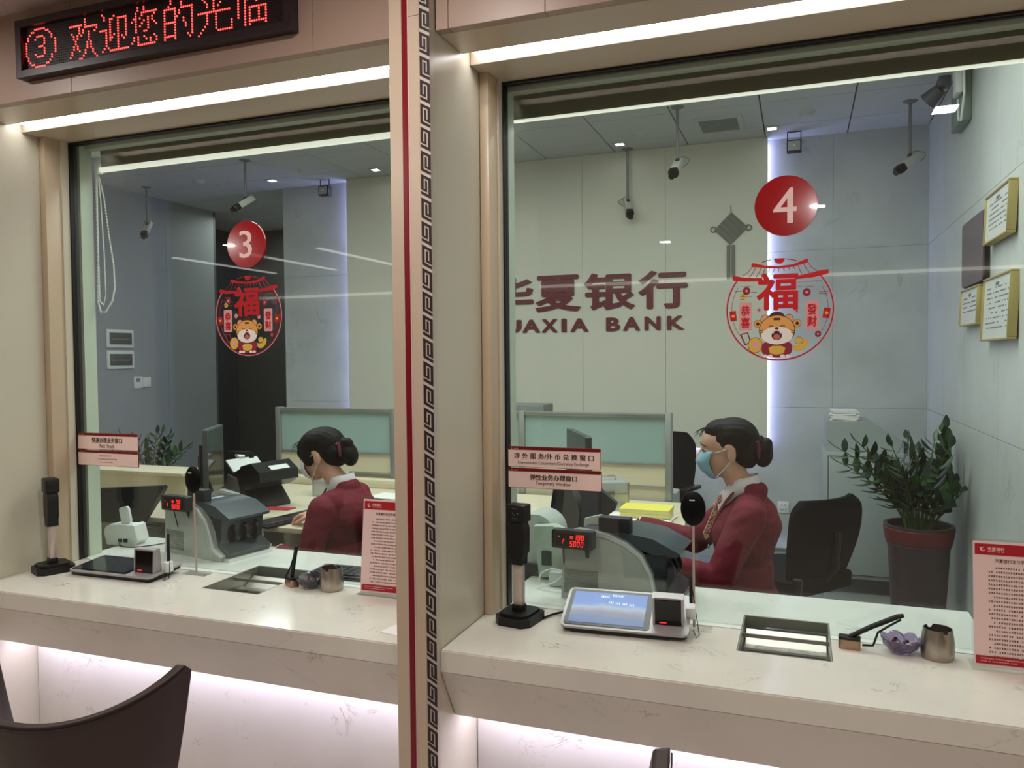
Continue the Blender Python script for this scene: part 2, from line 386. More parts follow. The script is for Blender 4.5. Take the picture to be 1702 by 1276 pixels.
for x0, nm in BAYS:
    x1 = x0+BW
    # upper facia of lacquered panels
    f = S('facia', B(x0, x1, 1.84, 2.2, 2.45, 2.64), BEIGE2)
    cuts = [x0, x0+.035, x0+.29, x0+BW-.24, x1] if nm == 'right' else [x0, x0+.5, x0+1.37, x1]
    for a, b in zip(cuts, cuts[1:]): O('facia_panel', B(a+.0006, b-.0006, 1.812, 1.84, SOFF, 2.632, .001, 1), BEIGE2, f)
    O('soffit_board', B(x0, x1, 1.8405, 1.975, SOFF, SOFF+.02), BEIGE, f)
    O('light_diffuser', B(x0+.02, x1-.02, 1.979, 2.03, SOFF+.012, SOFF+.022), LEDC, f, label='glowing strip light in soffit slot')
    O('inner_soffit', B(x0, x1, 2.033, GY, 2.345, 2.45, .001, 1), BEIGE, f)
    # window
    w = T('window_1' if nm == 'left' else 'window_2', 'left security window between beige pillars, numbered 3' if nm == 'left' else 'right security window beside the key pattern pillar, numbered 4', 'window', ((x0+x1)/2, GY, ZC))
    del w['category']; w['kind'] = 'structure'
    g0, g1 = x0+.040, x1-.040
    for s_, e_ in ((x0, x0+.028), (x1-.028, x1)): O('jamb_trim', B(s_, e_, 2.097, 2.2, ZC+.001, 2.345, .0015, 2), M('jamb_cream', (198, 180, 152), .3), w, True)
    for s_, e_ in ((x0+.028, g0-.006), (g1+.006, x1-.028)): O('jamb_reveal', B(s_, e_, 2.16, 2.215, ZC+.001, 2.345), REVEAL, w, True)
    GK = M('gasket_black', (12, 8, 8), .5)
    O('gasket', B(g0-.007, g0, 2.19, 2.222, ZC+.002, 2.345), GK, w, True); O('gasket', B(g1, g1+.007, 2.19, 2.222, ZC+.002, 2.345), GK, w, True)
    O('gasket', B(g0, g1, 2.19, 2.222, 2.338, 2.3445), GK, w, True)
    O('pane', B(g0, g1, 2.199, 2.211, ZC+.012, 2.338), PANE, w, True)
    O('sill_bead', B(x0+.001, x1-.001, 2.1985, 2.2115, ZC-.002, ZC+.0118), M('sill_bead_dark', (70, 66, 58), .5) , w, True) if False else None
    # counter: customer slab with a notch for the tray, apron, under-counter panel
    tx0, tx1 = (-1.857, -1.630) if nm == 'left' else (-.153, .075)
    c = T('service_counter', ('long pale veined marble counter under window 3 with slanted apron' if nm == 'left' else 'pale veined marble counter under window 4, nearer on the right'), 'counter', ((x0+x1)/2, 2.1, 0))
    c['kind'] = 'structure'; del c['category']
    mb = MB().cells([x0+.0005, tx0, tx1, x1-.0005], [1.80, 2.042, 2.2035], {(1, 1)}, ZC-.056, ZC)
    es = [e for e in mb.bm.edges if all(abs(v.co.y-1.8) < 1e-4 and abs(v.co.z-ZC) < 1e-4 for v in e.verts)]
    bmesh.ops.bevel(mb.bm, geom=es, offset=.003, segments=2, affect='EDGES')
    O('countertop', mb, CTOP, c, True)
    ix1 = x1-.001 if nm == 'left' else .457
    O('inner_countertop', MB().cells([x0+.0005, tx0, tx1, ix1], [2.207, 2.335, 2.568], {(1, 0)}, ZC-.03, ZC+.001), CINT, c, True)
    O('apron', MB().prism([(1.80, ZC-.0575), (1.885, .575), (1.905, .575), (1.825, ZC-.0575)], x0+.0005, x1-.0005, 'x'), CTOP, c, True)
    O('under_tray', B(x0+.001, x1-.001, 1.905, 2.035, .575, .583), BEIGE, c, True)
    O('under_panel', B(x0+.001, x1-.001, 2.035, 2.06, 0, .575), CTOP, c, True)
    O('light_strip', B(x0+.01, x1-.01, 1.955, 1.975, .568, .5745), LEDU, c, True, label='bright lilac light strip under counter')
    O('inner_support', B(x0+.001, ix1, 2.48, 2.5, 0, ZC-.031), LGREY, c, True)
    # recessed stainless cash tray
    tr = T('cash_tray', ('sunken stainless cash tray in counter of window 3' if nm == 'left' else 'sunken stainless cash tray in counter of window 4, right of the bright tablet'), 'tray', ((tx0+tx1)/2, 2.19, ZC-.08))
    ss = M('polished_steel', (176, 174, 164), .38, 1); a0, a1, b0, b1 = tx0+.001, tx1-.001, 2.044, 2.334; zb = ZC-.075
    bm_ = MB().box(a0, a1, b0, b1, zb-.003, zb).box(a0, a0+.003, b0, b1, zb, ZC).box(a1-.003, a1, b0, b1, zb, ZC).box(a0+.003, a1-.003, b0, b0+.003, zb, ZC-.002).box(a0+.003, a1-.003, b1-.003, b1, zb, ZC)
    O('basin', bm_, M('tray_steel', (160, 160, 150), .5, .8), tr, True)
    for k in range(2):
        ya = 2.125+.055*k; xm = (a0+a1)/2; mb = MB()
        xs = [a0+.008, a0+.035, xm-.008, xm+.008, a1-.035, a1-.008]; yy = [ya, ya+.014, ya+.018, ya+.032, ya+.036, ya+.05]
        mb.cells(xs, yy, {(1, 1), (3, 1), (1, 3), (3, 3)}, zb+.034, zb+.036).xf(RX(math.radians(-8), (0, ya, zb+.035)))
        O('slotted_plate', mb, ss, tr, True)
    O('louvre', B(a0+.008, a1-.008, 2.238, 2.296, zb+.03, zb+.032, m=RX(math.radians(28), (0, 2.26, zb+.04))), ss, tr, True)
    O('louvre', B(a0+.008, a1-.008, 2.068, 2.11, zb+.02, zb+.022, m=RX(math.radians(-25), (0, 2.08, zb+.02))), ss, tr, True)
    O('front_rail', B(a0+.003, a1-.003, 2.196, 2.2, ZC-.016, ZC-.006), ss, tr, True)
# customer hall behind the camera (seen only as reflection in the glass)
hc = S('ceiling_hall', B(-7.2, 3.6, -4.2, 1.845, 2.632, 2.72), M('hall_ceiling_pink', (206, 186, 186), .35))
for k, x in enumerate((-6.3, -5.4, -4.5, -3.6, -2.95)):
    O('tube_light', B(x, x+.06, -3.9, -2.2, 2.622, 2.6315), M('tube_glow', (255, 252, 246), .5, emit=3.0), hc)
O('ceiling_groove', B(-7.0, 3.4, 1.62, 1.626, 2.6305, 2.6318), M('joint_dark', (110, 96, 84), .6), hc)
O('cove_line', B(-6.9, 3.3, -4.19, -4.16, 2.33, 2.36), M('cove_glow', (255, 250, 240), .5, emit=2.0), hc)
S('wall_hall', B(-7.2, 3.6, -4.3, -4.2, 0, 2.72), M('hall_wall', (196, 186, 170), .5))
S('wall_hall_left', B(-7.3, -7.2, -4.3, 8.4, 0, 3.2), BEIGE2)
S('wall_hall_right', B(3.6, 3.7, -4.3, 2.4, 0, 2.72), BEIGE2)
S('wall_front_left', B(-7.2, -2.716, 1.80, 2.0, 0, 2.632), BEIGE2)
S('wall_front_right', B(.866, 3.6, 1.80, 2.0, 0, 2.632), BEIGE2)
# downlights, vent, detectors in the teller ceiling
DL = M('downlight_glow', (255, 255, 250), .5, emit=14)
for k, (x, d) in enumerate(((-4.367, 'square ceiling downlight nearest the left wall, above the left clerk\'s monitor'), (-3.333, 'square ceiling downlight beside the left floodlight'), (-1.27, 'square ceiling downlight at the top of the short camera pole'), (-.197, 'square ceiling downlight above the 4 disc, beside the air vent'))):
    t = T('downlight', d, 'ceiling light', (x, 5.775, CEZ-.008), group='square ceiling downlights')
    O('trim_ring', MB().cells([-.045, -.03, .03, .045], [-.045, -.03, .03, .045], {(1, 1)}, 0, .008), CEIL, t); O('lens', B(-.03, .03, -.03, .03, .003, .007), DL, t)
for x, y, d in ((-2.3, 4.4, ''), (-4.4, 4.2, '')): pass
v = T('air_vent', 'square slatted air vent in the ceiling between two hanging cameras', 'vent', (-.53, 5.55, CEZ-.012))
O('frame', MB().cells([-.155, -.125, .125, .155], [-.18, -.15, .15, .18], {(1, 1)}, 0, .012), CEIL, v)
for k in range(9): O('slat', B(-.125, .125, -.135+.032*k, -.123+.032*k, .001, .009, m=RX(.5, (0, -.13+.032*k, .005))), M('vent_grey', (150, 158, 152), .5), v)
O('duct', B(-.125, .125, -.15, .15, .0095, .0115), GROUT, v)
for n_, (px, py) in enumerate(((1341, 186), (1064, 219), (330, 300), (505, 283))):
    p = W(px, py, z=CEZ)
    t = O('smoke_detector', MB().lathe([(.0, -.03), (.03, -.028), (.045, -.015), (.055, 0), (0, 0)], (0, 0, 0), 24), CEIL); t.location = (p.x, min(p.y, 5.9), CEZ)
    tag(t, ('round white detector on the ceiling right of the bright downlight above window 4', 'round white detector on the ceiling between two hanging camera poles of window 4', 'round white detector on the ceiling near the left camera pole in window 3', 'round white detector on the ceiling right of the middle camera pole in window 3')[n_], 'detector')
# roller blinds behind the glass
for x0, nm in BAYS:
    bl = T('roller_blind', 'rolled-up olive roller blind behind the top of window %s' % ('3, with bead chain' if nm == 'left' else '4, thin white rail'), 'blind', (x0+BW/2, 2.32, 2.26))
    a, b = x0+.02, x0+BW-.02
    if nm == 'left': a += .03
    O('headrail', B(a, b, 2.245, 2.285, 2.332, 2.365, .004, 2), M('headrail_grey', (176, 180, 166), .5), bl, True)
    O('fabric', B(a, b, 2.319, 2.322, 2.27, 2.50), M('blind_fabric_olive', (92, 92, 74), .8, var=.06, vscale=3, stretch=(.4, 1, 14)), bl, True)
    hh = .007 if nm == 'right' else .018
    O('bottom_rail', B(a, b, 2.312, 2.33, 2.263, 2.263+hh, .003, 2), M('rail_white_glow', (244, 246, 230), .4, emit=.8), bl, True)  # rail is no lamp; its emission imitates bright light falling on it
    if nm == 'left':
        O('end_bracket', MB().box(a-.018, a-.004, 2.305, 2.335, 2.258, 2.30, .003), WHITEP, bl, True)
        ch = MB(); A_ = W(160, 300, y=2.30); pts = [W(x, y, y=2.30) for x, y in ((159, 290), (161, 360), (163, 440), (163, 500), (168, 520), (176, 518), (187, 500), (191, 478), (189, 440), (181, 390), (173, 330), (163, 288))]
        # beads threaded on the cord
        L = 0
        cr = []
        for i in range(len(pts)-1):
            for t_ in [k/12 for k in range(12)]: cr.append(pts[i].lerp(pts[i+1], t_))
        ch.tube(cr, .0014, 5)
        for q in cr: ch.lathe([(0, -.004), (.0034, -.0016), (.0034, .0016), (0, .004)], q, 6)
        O('bead_chain', ch, WHITEP, bl, True, kind='stuff')
        pts = [W(x, y, y=2.305) for x, y in ((161, 290), (163, 400), (166, 500), (172, 507), (176, 490), (173, 420), (167, 330), (163, 290))]
        ch = MB().tube(pts, .0022, 5); O('cord', ch, WHITEP, bl, True)
# ------------------------------------------------------------------ customer side of the counter
def rrect(x0, x1, z0, z1, r, n=5):
    r = min(r, (x1-x0)/2-1e-5, (z1-z0)/2-1e-5); out = []
    for cx, cz, a in ((x1-r, z1-r, 0), (x0+r, z1-r, 90), (x0+r, z0+r, 180), (x1-r, z0+r, 270)):
        out += [(cx+r*math.cos(math.radians(a+90*k/n)), cz+r*math.sin(math.radians(a+90*k/n))) for k in range(n+1)]
    return out
def face_scanner(loc, rz, label):
    t = T('face_scanner', label, 'camera', loc, rz, 'camera posts on the counter')
    oct_ = [(-.055, -.04), (-.035, -.06), (.035, -.06), (.055, -.04), (.055, .05), (.04, .062), (-.04, .062), (-.055, .05)]
    O('base', MB().prism(oct_, 0, .024, 'z').prism([(x*.82, y*.82) for x, y in oct_], .024, .032, 'z'), BLACK, t)
    O('collar', B(-.017, .017, -.014, .014, .03, .05, .002), BLACK, t)
    O('pole', B(-.0145, .0145, -.011, .011, .048, .168, .003), M('pole_aluminium', (214, 200, 192), .35, .6), t)
    O('grip', MB().prism([(-.014, .165), (.018, .165), (.019, .19), (.0255, .2), (.0265, .268), (.02, .285), (-.02, .285), (-.0255, .268), (-.0255, .2), (-.016, .19)], -.018, .018, 'y'), BLACK, t)
    h = O('head', B(-.03, .03, -.022, .022, .286, .336, .005), BLACK, t)
    mk = MB()
    for k in range(3): mk.box(-.008+.006*k, -.005+.006*k, -.0226, -.0219, .325, .327)
    for k in range(3): mk.box(-.008+.006*k, -.005+.006*k, -.0226, -.0219, .297, .299)
    for x, z in ((-.008, .311), (.008, .311), (-.003, .306)): mk.box(x, x+.003, -.0226, -.0219, z, z+.003)
    O('mark_lights', mk, M('mark_grey', (110, 120, 125), .5), h)
    return t
face_scanner((W(870, 1030, z=ZC).x-.008, 2.075, ZC), -.15, 'black camera post with silver stem on the marble counter under window 4')
face_scanner((-2.515, 2.035, ZC), -.42, 'silver-stemmed black camera post in the left corner of the window 3 counter')

def cable(name, pts, r, mat, label, cat='cable', smooth=6):
    P = [Vector(p) for p in pts]; out = []
    for i in range(len(P)-1):
        p0, p1, p2, p3 = P[max(i-1, 0)], P[i], P[i+1], P[min(i+2, len(P)-1)]
        for k in range(smooth):
            t = k/smooth
            out.append(.5*((2*p1)+(p2-p0)*t+(2*p0-5*p1+4*p2-p3)*t*t+(3*p1-p0-3*p2+p3)*t**3))
    out.append(P[-1])
    o = O(name, MB().tube(out, r, 8), mat); tag(o, label, cat); return o
cable('cable', [(-.69, 2.11, .785), (-.67, 2.15, .786), (-.62, 2.19, .79), (-.54, 2.194, .80), (-.48, 2.194, .80), (-.40, 2.194, .786)], .0035, BLACK, 'black cable running from the camera post behind the lit tablet on the counter')
cable('cable', [(-2.46, 2.06, .785), (-2.45, 2.10, .79), (-2.44, 2.15, .786), (-2.42, 2.192, .786), (-2.2, 2.192, .786), (-2.12, 2.192, .786)], .0035, BLACK, 'black cable running from the left camera post behind the switched-off tablet')

SCRN_ON = bpy.data.materials.new('screen_blue'); SCRN_ON.use_nodes = True
def _scr():
    nt = SCRN_ON.node_tree; N = nt.nodes; L = nt.links; b = N['Principled BSDF']
    tc = N.new('ShaderNodeTexCoord'); sp = N.new('ShaderNodeSeparateXYZ'); L.new(tc.outputs['Object'], sp.inputs[0])
    n = N.new('ShaderNodeTexNoise'); n.inputs['Scale'].default_value = 14; L.new(tc.outputs['Object'], n.inputs[0])
    a = N.new('ShaderNodeMath'); a.operation = 'MULTIPLY_ADD'; L.new(n.outputs[0], a.inputs[0]); a.inputs[1].default_value = .03; L.new(sp.outputs['Y'], a.inputs[2])
    r = N.new('ShaderNodeMapRange'); r.inputs[1].default_value = .02; r.inputs[2].default_value = .17; L.new(a.outputs[0], r.inputs[0])
    c = N.new('ShaderNodeValToRGB'); e = c.color_ramp.elements
    e[0].position = 0; e[0].color = (*lin((40, 78, 160)), 1); e[1].position = 1; e[1].color = (*lin((38, 96, 196)), 1)
    for p, q in ((.22, (60, 90, 150)), (.34, (120, 110, 130)), (.46, (150, 170, 200)), (.56, (60, 120, 205))):
        k = e.new(p); k.color = (*lin(q), 1)
    L.new(r.outputs[0], c.inputs[0]); L.new(c.outputs[0], b.inputs['Emission Color']); b.inputs['Emission Strength'].default_value = .75
    b.inputs['Base Color'].default_value = (.01, .01, .015, 1); b.inputs['Roughness'].default_value = .12
_scr()
def tablet(loc, rz, w, d, tilt, on, label):
    t = T('desktop_terminal', label, 'terminal', loc, rz, 'signature terminals on the counter')
    m = RX(tilt, (0, 0, .012))
    O('underside', MB().prism(rrect(0.004, w-.004, .004, d-.004, .014), .004, .014, 'z', m), BLACK, t)
    O('body', MB().prism(rrect(0, w, 0, d, .018), .0141, .021, 'z', m), M('terminal_silver', (170, 166, 166), .4, .4), t)
    O('stand', MB().prism([(.01, 0), (d-.02, 0), (d-.02, .01+(d-.02)*math.sin(tilt)*.9), (.01, .008)], .03, w-.05, 'x'), DGREY, t)
    sw = w*.70
    O('bezel', MB().prism(rrect(.008, sw, .008, d-.008, .01), .0211, .0222, 'z', m), BLACKG, t)
    s_ = O('screen', MB().box(.02, sw-.016, .018, d-.018, .0223, .0228, m=m), SCRN_ON if on else M('screen_off', (44, 46, 50), .1), t, label='lit blue advertising screen' if on else 'dark switched-off screen')
    if on:
        L1 = text_bm('您好', sw*.52, sw*.66, d*.72, d*.80, 0, .01, 0)  # faint greeting-like white lettering on the picture
        L1.bm.free()
        tb = MB()
        for (x0, x1, y0) in ((.40, .50, .76), (.53, .66, .80), (.50, .56, .62), (.58, .64, .61), (.66, .72, .60), (.74, .80, .59)):
            n = int((x1-x0)*60)
            for i in range(n): tb.box(sw*(x0+(x1-x0)*i/n), sw*(x0+(x1-x0)*(i+.6)/n), d*y0, d*(y0+.055), .0229, .0231, m=m)
        O('screen_lettering', tb, M('screen_text', (190, 214, 240), .5, emit=.5), s_)
    # document reader box on the right
    bx0, bx1 = sw+.008, w-.014
    h = .078
    O('reader_shell', MB().prism([(.035, .022), (.072, .022), (.072, .022+h), (.046, .022+h)], bx0, bx0+.006, 'x', m).prism([(.035, .022), (.072, .022), (.072, .022+h), (.046, .022+h)], bx1-.006, bx1, 'x', m)
      .prism([(.066, .022), (.072, .022), (.072, .022+h), (.066, .022+h)], bx0+.006, bx1-.006, 'x', m).box(bx0+.0055, bx1-.0055, .049, .067, .022+h-.006, .022+h, m=m), M('terminal_silver', (170, 166, 166), .4, .4), t)
    O('reader_window', MB().prism([(.0345, .0225), (.0455, .022+h-.006), (.064, .022+h-.0065), (.064, .0225)], bx0+.0062, bx1-.0062, 'x', m), BLACKG, t, label='dark glossy recess of document reader')
    O('indicator', MB().box(bx0+.018, bx0+.036, .034, .0372, .028, .031, m=m), M('red_glow', (230, 40, 40), .5, emit=1.0), t)
    O('stylus_cup', MB().box(w-.012, w+.014, d*.45, d*.45+.026, .012, .05, .004, m=m), WHITEP, t)
    O('stylus', MB().tube([(w+.002, d*.45+.012, .045), (w+.001, d*.45+.014, .09), (w, d*.45+.016, .148), (w, d*.45+.016, .152)], [.0042, .0048, .0046, .002], 10), BLACK, t)
    O('stylus_cord', MB().tube([(w+.002, d*.45+.016, .135), (w+.012, d*.45+.01, .07), (w+.024, d*.45-.01, .004), (w+.018, d*.45-.03, .002), (w+.008, d*.45-.005, .012)], .0013, 6), BLACK, t)
    return t
a_ = W(930, 1050, z=ZC)
tablet((a_.x, a_.y, ZC), math.radians(4), .345, .165, math.radians(22), True, 'silver terminal with lit blue screen on the counter under window 4')
tablet((-2.42, 2.015, ZC), math.radians(1), .365, .16, math.radians(5), False, 'silver terminal with dark switched-off screen on the counter under window 3')

def mic(px, py, x, y, label):
    c = W(px, py, y=y)
    t = T('counter_microphone', label, 'microphone', (c.x, y, ZC), 0, 'oval heads on clear rods')
    z = c.z-ZC
    O('head', MB().ell((0, 0, z), (.034, .014, .048), 28), MICB, t)
    O('painted_glint', MB().box(-.008, .006, -.0150, -.0138, z+.024, z+.027), M('glint_white', (230, 230, 230), .4), t)  # highlight on the head, painted on as a small pale block
    O('rod', MB().tube([(0, .002, z-.044), (.001, .004, z-.2), (.002, .004, .006)], .0036, 8), M('rod_clear', (176, 160, 150), .2), t)
    O('foot', B(-.05, .05, -.012, .03, 0, .004, .001), CLEAR, t)
mic(1152, 845, 0, 2.165, 'glossy black oval head on a thin rod behind the lit terminal')
mic(321, 797, 0, 2.165, 'glossy black oval head on a thin rod behind the switched-off terminal')

def pen_holder(loc, rz, up, label):
    t = T('pen_holder', label, 'pen holder', loc, rz, 'tethered counter pens')
    BR = M('bronze_metal', (170, 140, 116), .3, .8)
    O('base', MB().prism(rrect(-.026, .026, -.016, .016, .008), .0, .024, 'z'), BR, t)
    O('socket', MB().prism(rrect(-.026, .026, -.016, .016, .008), .0241, .030, 'z'), BLACK, t)
    if up: P = [(.0, 0, .028), (.006, .004, .07), (.016, .008, .12), (.018, .01, .135)]
    else: P = [(-.002, 0, .028), (.05, .012, .058), (.11, .02, .090), (.124, .022, .094)]
    O('pen', MB().tube(P, [.006, .0065, .0065, .005], 10), BLACK, t)
    if up: Q = [(.018, .01, .128), (.0, -.006, .06), (-.022, -.01, .03), (-.03, -.004, .008), (-.012, 0, .012)]
    else: Q = [(.118, .022, .083), (.09, .01, .066), (.066, 0, .05), (.055, -.004, .016), (.03, 0, .012)]
    P_ = [Vector(q) for q in Q]; pts = []
    for i in range(len(P_)-1):
        for k in range(5): pts.append(P_[i].lerp(P_[i+1], k/5))
    pts.append(P_[-1])
    O('cord', MB().tube(pts, .0028, 8), BLACK, t)
pen_holder((.118, 2.155, ZC), -.1, False, 'black pen leaning right out of a bronze block beside the purple bowl')
pen_holder((-1.585, 2.16, ZC), -.5, True, 'black pen standing upright with looped cord left of the dark glass bowl')

def bowl(loc, col, label, gname):
    t = T('candy_bowl', label, 'bowl', loc, 0, 'petal-edged glass bowls')
    G_ = bpy.data.materials.new(gname); G_.use_nodes = True
    nt = G_.node_tree; b = nt.nodes['Principled BSDF']; b.inputs['Base Color'].default_value = (*lin(col), 1); b.inputs['Roughness'].default_value = .05
    b.inputs['Transmission Weight'].default_value = .85; b.inputs['IOR'].default_value = 1.45
    mb = MB(); seg = 48; prof = [(.0, .0), (.022, .0), (.030, .008), (.042, .022), (.050, .040), (.047, .041), (.038, .024), (.026, .011), (.0, .008)]
    rings = []
    for r, z in prof:
        if r == 0: rings.append([mb.bm.verts.new((0, 0, z))]); continue
        ring = []
        for i in range(seg):
            a = 2*PI*i/seg; k = abs(math.cos(3.5*a)); f = (r/.05)**2
            ring.append(mb.bm.verts.new((r*(1-.10*f*(1-k))*math.cos(a), r*(1-.10*f*(1-k))*math.sin(a), z-.010*f*(1-k)*(1 if z > .02 else 0))))
        rings.append(ring)
    for a, b_ in zip(rings, rings[1:]):
        for k in range(seg):
            if len(a) == 1: mb.bm.faces.new((a[0], b_[k], b_[(k+1) % seg]))
            elif len(b_) == 1: mb.bm.faces.new((a[k], b_[0], a[(k+1) % seg]))
            else: mb.bm.faces.new((a[k], b_[k], b_[(k+1) % seg], a[(k+1) % seg]))
    bmesh.ops.recalc_face_normals(mb.bm, faces=mb.bm.faces[:])
    O('glass_body', mb, G_, t)
    for k in range(6):
        a = k*1.05
        o = O('facet_ring', MB().tube([(.030*math.cos(a), .03*math.sin(a), .009), (.044*math.cos(a+.25), .044*math.sin(a+.25), .023), (.0495*math.cos(a+.5), .0495*math.sin(a+.5), .036)], .0012, 6), G_, t)
    random.seed(3)
    cl = [M('candy_dark', (50, 20, 40), .25), M('candy_plum', (96, 40, 60), .25), M('candy_grey', (150, 140, 150), .2)]
    for k in range(9):
        a = k*2.4; r = .006+.0028*k
        q = T('wrapped_candy', '%s wrapped sweet in the %s' % (('innermost dark', 'innermost plum', 'innermost silvery', 'middle dark', 'middle plum', 'middle silvery', 'outer dark', 'outer plum', 'outer silvery')[k], 'purple glass bowl by the bronze pen block' if gname == 'purple_glass' else 'smoky glass bowl left of the pewter cup'), 'candy', (loc[0]+r*math.cos(a), loc[1]+r*math.sin(a), loc[2]+.019+.002*(k % 3)), a, 'sweets in the right bowl' if gname == 'purple_glass' else 'sweets in the left bowl')
        O('sweet', MB().ell((0, 0, 0), (.009, .006, .0055), 12), cl[k % 3], q)
        O('wrapper_end', MB().cyl((.008, 0, 0), (.014, 0, .002), .002, .006, 8), cl[k % 3], q)
bowl((.238, 2.165, ZC), (176, 160, 196), 'purple petal-edged glass bowl of sweets between pen and steel cup', 'purple_glass')
bowl((-1.515, 2.165, ZC), (130, 126, 134), 'smoky petal-edged glass bowl of sweets beside the left steel cup', 'smoky_glass')

def steel_cup(loc, rz, label):
    t = T('steel_cup', label, 'cup', loc, rz, 'notched steel cups')
    prof = [(0, 0), (.034, 0), (.037, .004), (.0385, .02), (.038, .04), (.035, .06), (.0325, .074), (.031, .074), (.033, .058), (.036, .02), (.0, .012)]
    mb = MB().lathe(prof, (0, 0, 0), 48)
    # notches in the rim
    for v in mb.bm.verts:
        a = math.degrees(math.atan2(v.co.y, v.co.x)) % 360
        if v.co.z > .07 and (min(abs(a-105), abs(a-285)) < 9): v.co.z -= .008
    O('cup_body', mb, STEEL, t)
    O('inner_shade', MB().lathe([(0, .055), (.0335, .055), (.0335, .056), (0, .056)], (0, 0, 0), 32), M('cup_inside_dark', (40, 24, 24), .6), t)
steel_cup((.318, 2.155, ZC), .2, 'brushed steel cup with rim notch right of the purple bowl')
steel_cup((-1.435, 2.165, ZC), -.2, 'brushed steel cup with rim notch right of the smoky bowl')

# notices in clear stands: glyph-like fine print (illegible in the photograph) below legible headings
def fine_print(mb, x0, x1, z, h, y, indent=0, stop=1.0, rnd=random):
    x = x0+indent; p = h*1.12; xe = x0+(x1-x0)*stop
    while x+h < xe:
        if rnd.random() > .05:
            k = rnd.randint(2, 3)
            for i in range(k):
                zz = z+h*(i+.25)/k; mb.box(x+h*rnd.uniform(0, .15), x+h*rnd.uniform(.7, .9), y, y+.0002, zz, zz+h*.2)
            xx = x+h*rnd.uniform(.2, .6); mb.box(xx, xx+h*.18, y, y+.0002, z, z+h*.95)
        x += p
def emblem(mb, cx, cz, r, y):
    pts = []
    for k in range(15):
        a = math.radians(60+k*20); pts.append((cx+r*math.cos(a), y, cz+r*math.sin(a)))
    mb.tube([Vector(p) for p in pts], [r*.1+r*.2*math.sin(PI*k/14) for k in range(15)], 6)
    mb.prism([(cx-r*1.6, cz+r*.75), (cx-r*.4, cz+r*.9), (cx-r*.9, cz+r*.3)], y, y+.0004, 'y')
    mb.ell((cx, y, cz), (r*.25, .0005, r*.25), 10)
def notice(loc, rz, label, h=.297):
    t = T('notice_stand', label, 'notice', loc, rz, 'red-headed notices in acrylic stands')
    w = .21; tl = RX(math.radians(-6), (0, 0, .004)); rnd = random.Random(11)
    O('acrylic_holder', MB().box(-.004, w+.004, .002, .005, .004, h+.010, .0008, 1, m=tl).box(-.006, w+.006, -.018, .055, 0, .003, .001, 1), CLEAR, t)
    O('sheet', B(0, w, .0005, .0015, .006, h+.004, m=tl), M('notice_pink_paper', (232, 202, 196), .45), t)
    O('header_band', B(.004, w-.004, -.0002, .0004, h-.028, h-.002, m=tl), NRED, t)
    O('footer_band', B(.004, w-.004, -.0002, .0004, .012, .031, m=tl), NRED, t)
    wm = M('notice_white_print', (250, 214, 208), .4)
    mb = MB(); emblem(mb, .021, h-.015, .0045, -.0004)
    O('bank_emblem', mb.xf(tl), wm, t)
    O('header_lettering', text_bm('华夏银行', .031, .066, h-.0175, h-.0095, -.0003, .015, .0003).xf(tl), wm, t)
    mb = MB(); fine_print(mb, .031, .066, h-.0215, .0026, -.0005, rnd=rnd); fine_print(mb, .014, .12, .0235, .0028, -.0005, rnd=rnd); fine_print(mb, .014, .09, .0175, .0024, -.0005, rnd=rnd)
    O('small_print', mb.xf(tl), wm, t, kind='stuff')
    O('title', text_bm('华夏银行支付手续费减费服务项目公告', .046, .196, h-.046, h-.0365, .0004, .02, .0003).xf(tl), INK, t)
    mb = MB(); z = h-.056
    plan = [(1, 1), (0, 1), (0, 1), (0, 1), (0, 1), (0, 1), (0, .82), (1, 1), (0, .78), (1, 1), (0, 1), (0, 1), (0, .66), (1, 1), (0, 1), (1, 1), (0, 1), (0, .9), (1, 1), (0, 1), (0, .66), (1, 1)]
    for ind, st in plan:
        fine_print(mb, .032, .192, z-.0045, .0046, .0002, .010 if ind else 0, st, rnd); z -= .0099
    O('body_print', mb.xf(tl), INK, t, kind='stuff')
notice((.390, 2.115, ZC), 0, 'pink notice with red header in a clear stand at the right edge')
notice((-1.325, 2.16, ZC), 0, 'red-headed pink notice in a clear stand, half hidden by the pillar')
p = W(633, 1050, z=ZC)
tag(O('leaflet', B(0, .10, 0, .07, 0, .0012).xf(Matrix.Translation((p.x, p.y-.004, ZC+.0003))@Matrix.Rotation(-.15, 4, 'Z')), PAPER), 'white printed leaflet lying on the left counter against the pillar', 'leaflet')

# hanging number discs, stickers and name plates of the windows
def number_disc(x, z, s, label):
    t = T('number_disc', label, 'sign', (x, 2.194, z), 0, 'red number discs on the glass')
    O('disc', MB().cyl((0, .0045, 0), (0, 0, 0), .079, .0785, 64), DISC, t)
    w = .056 if s == '4' else .05
    O('numeral', thick(text_bm(s, -w/2-.002, w/2-.002, -.046, .046, -.0001, 0, .0006), .0012), DIGW, t)
number_disc(-.040, 1.924, '4', 'red disc with white numeral 4 stuck on the glass')
number_disc(-1.771, 1.924, '3', 'glossy numeral 3 disc, red and white, on the left window')

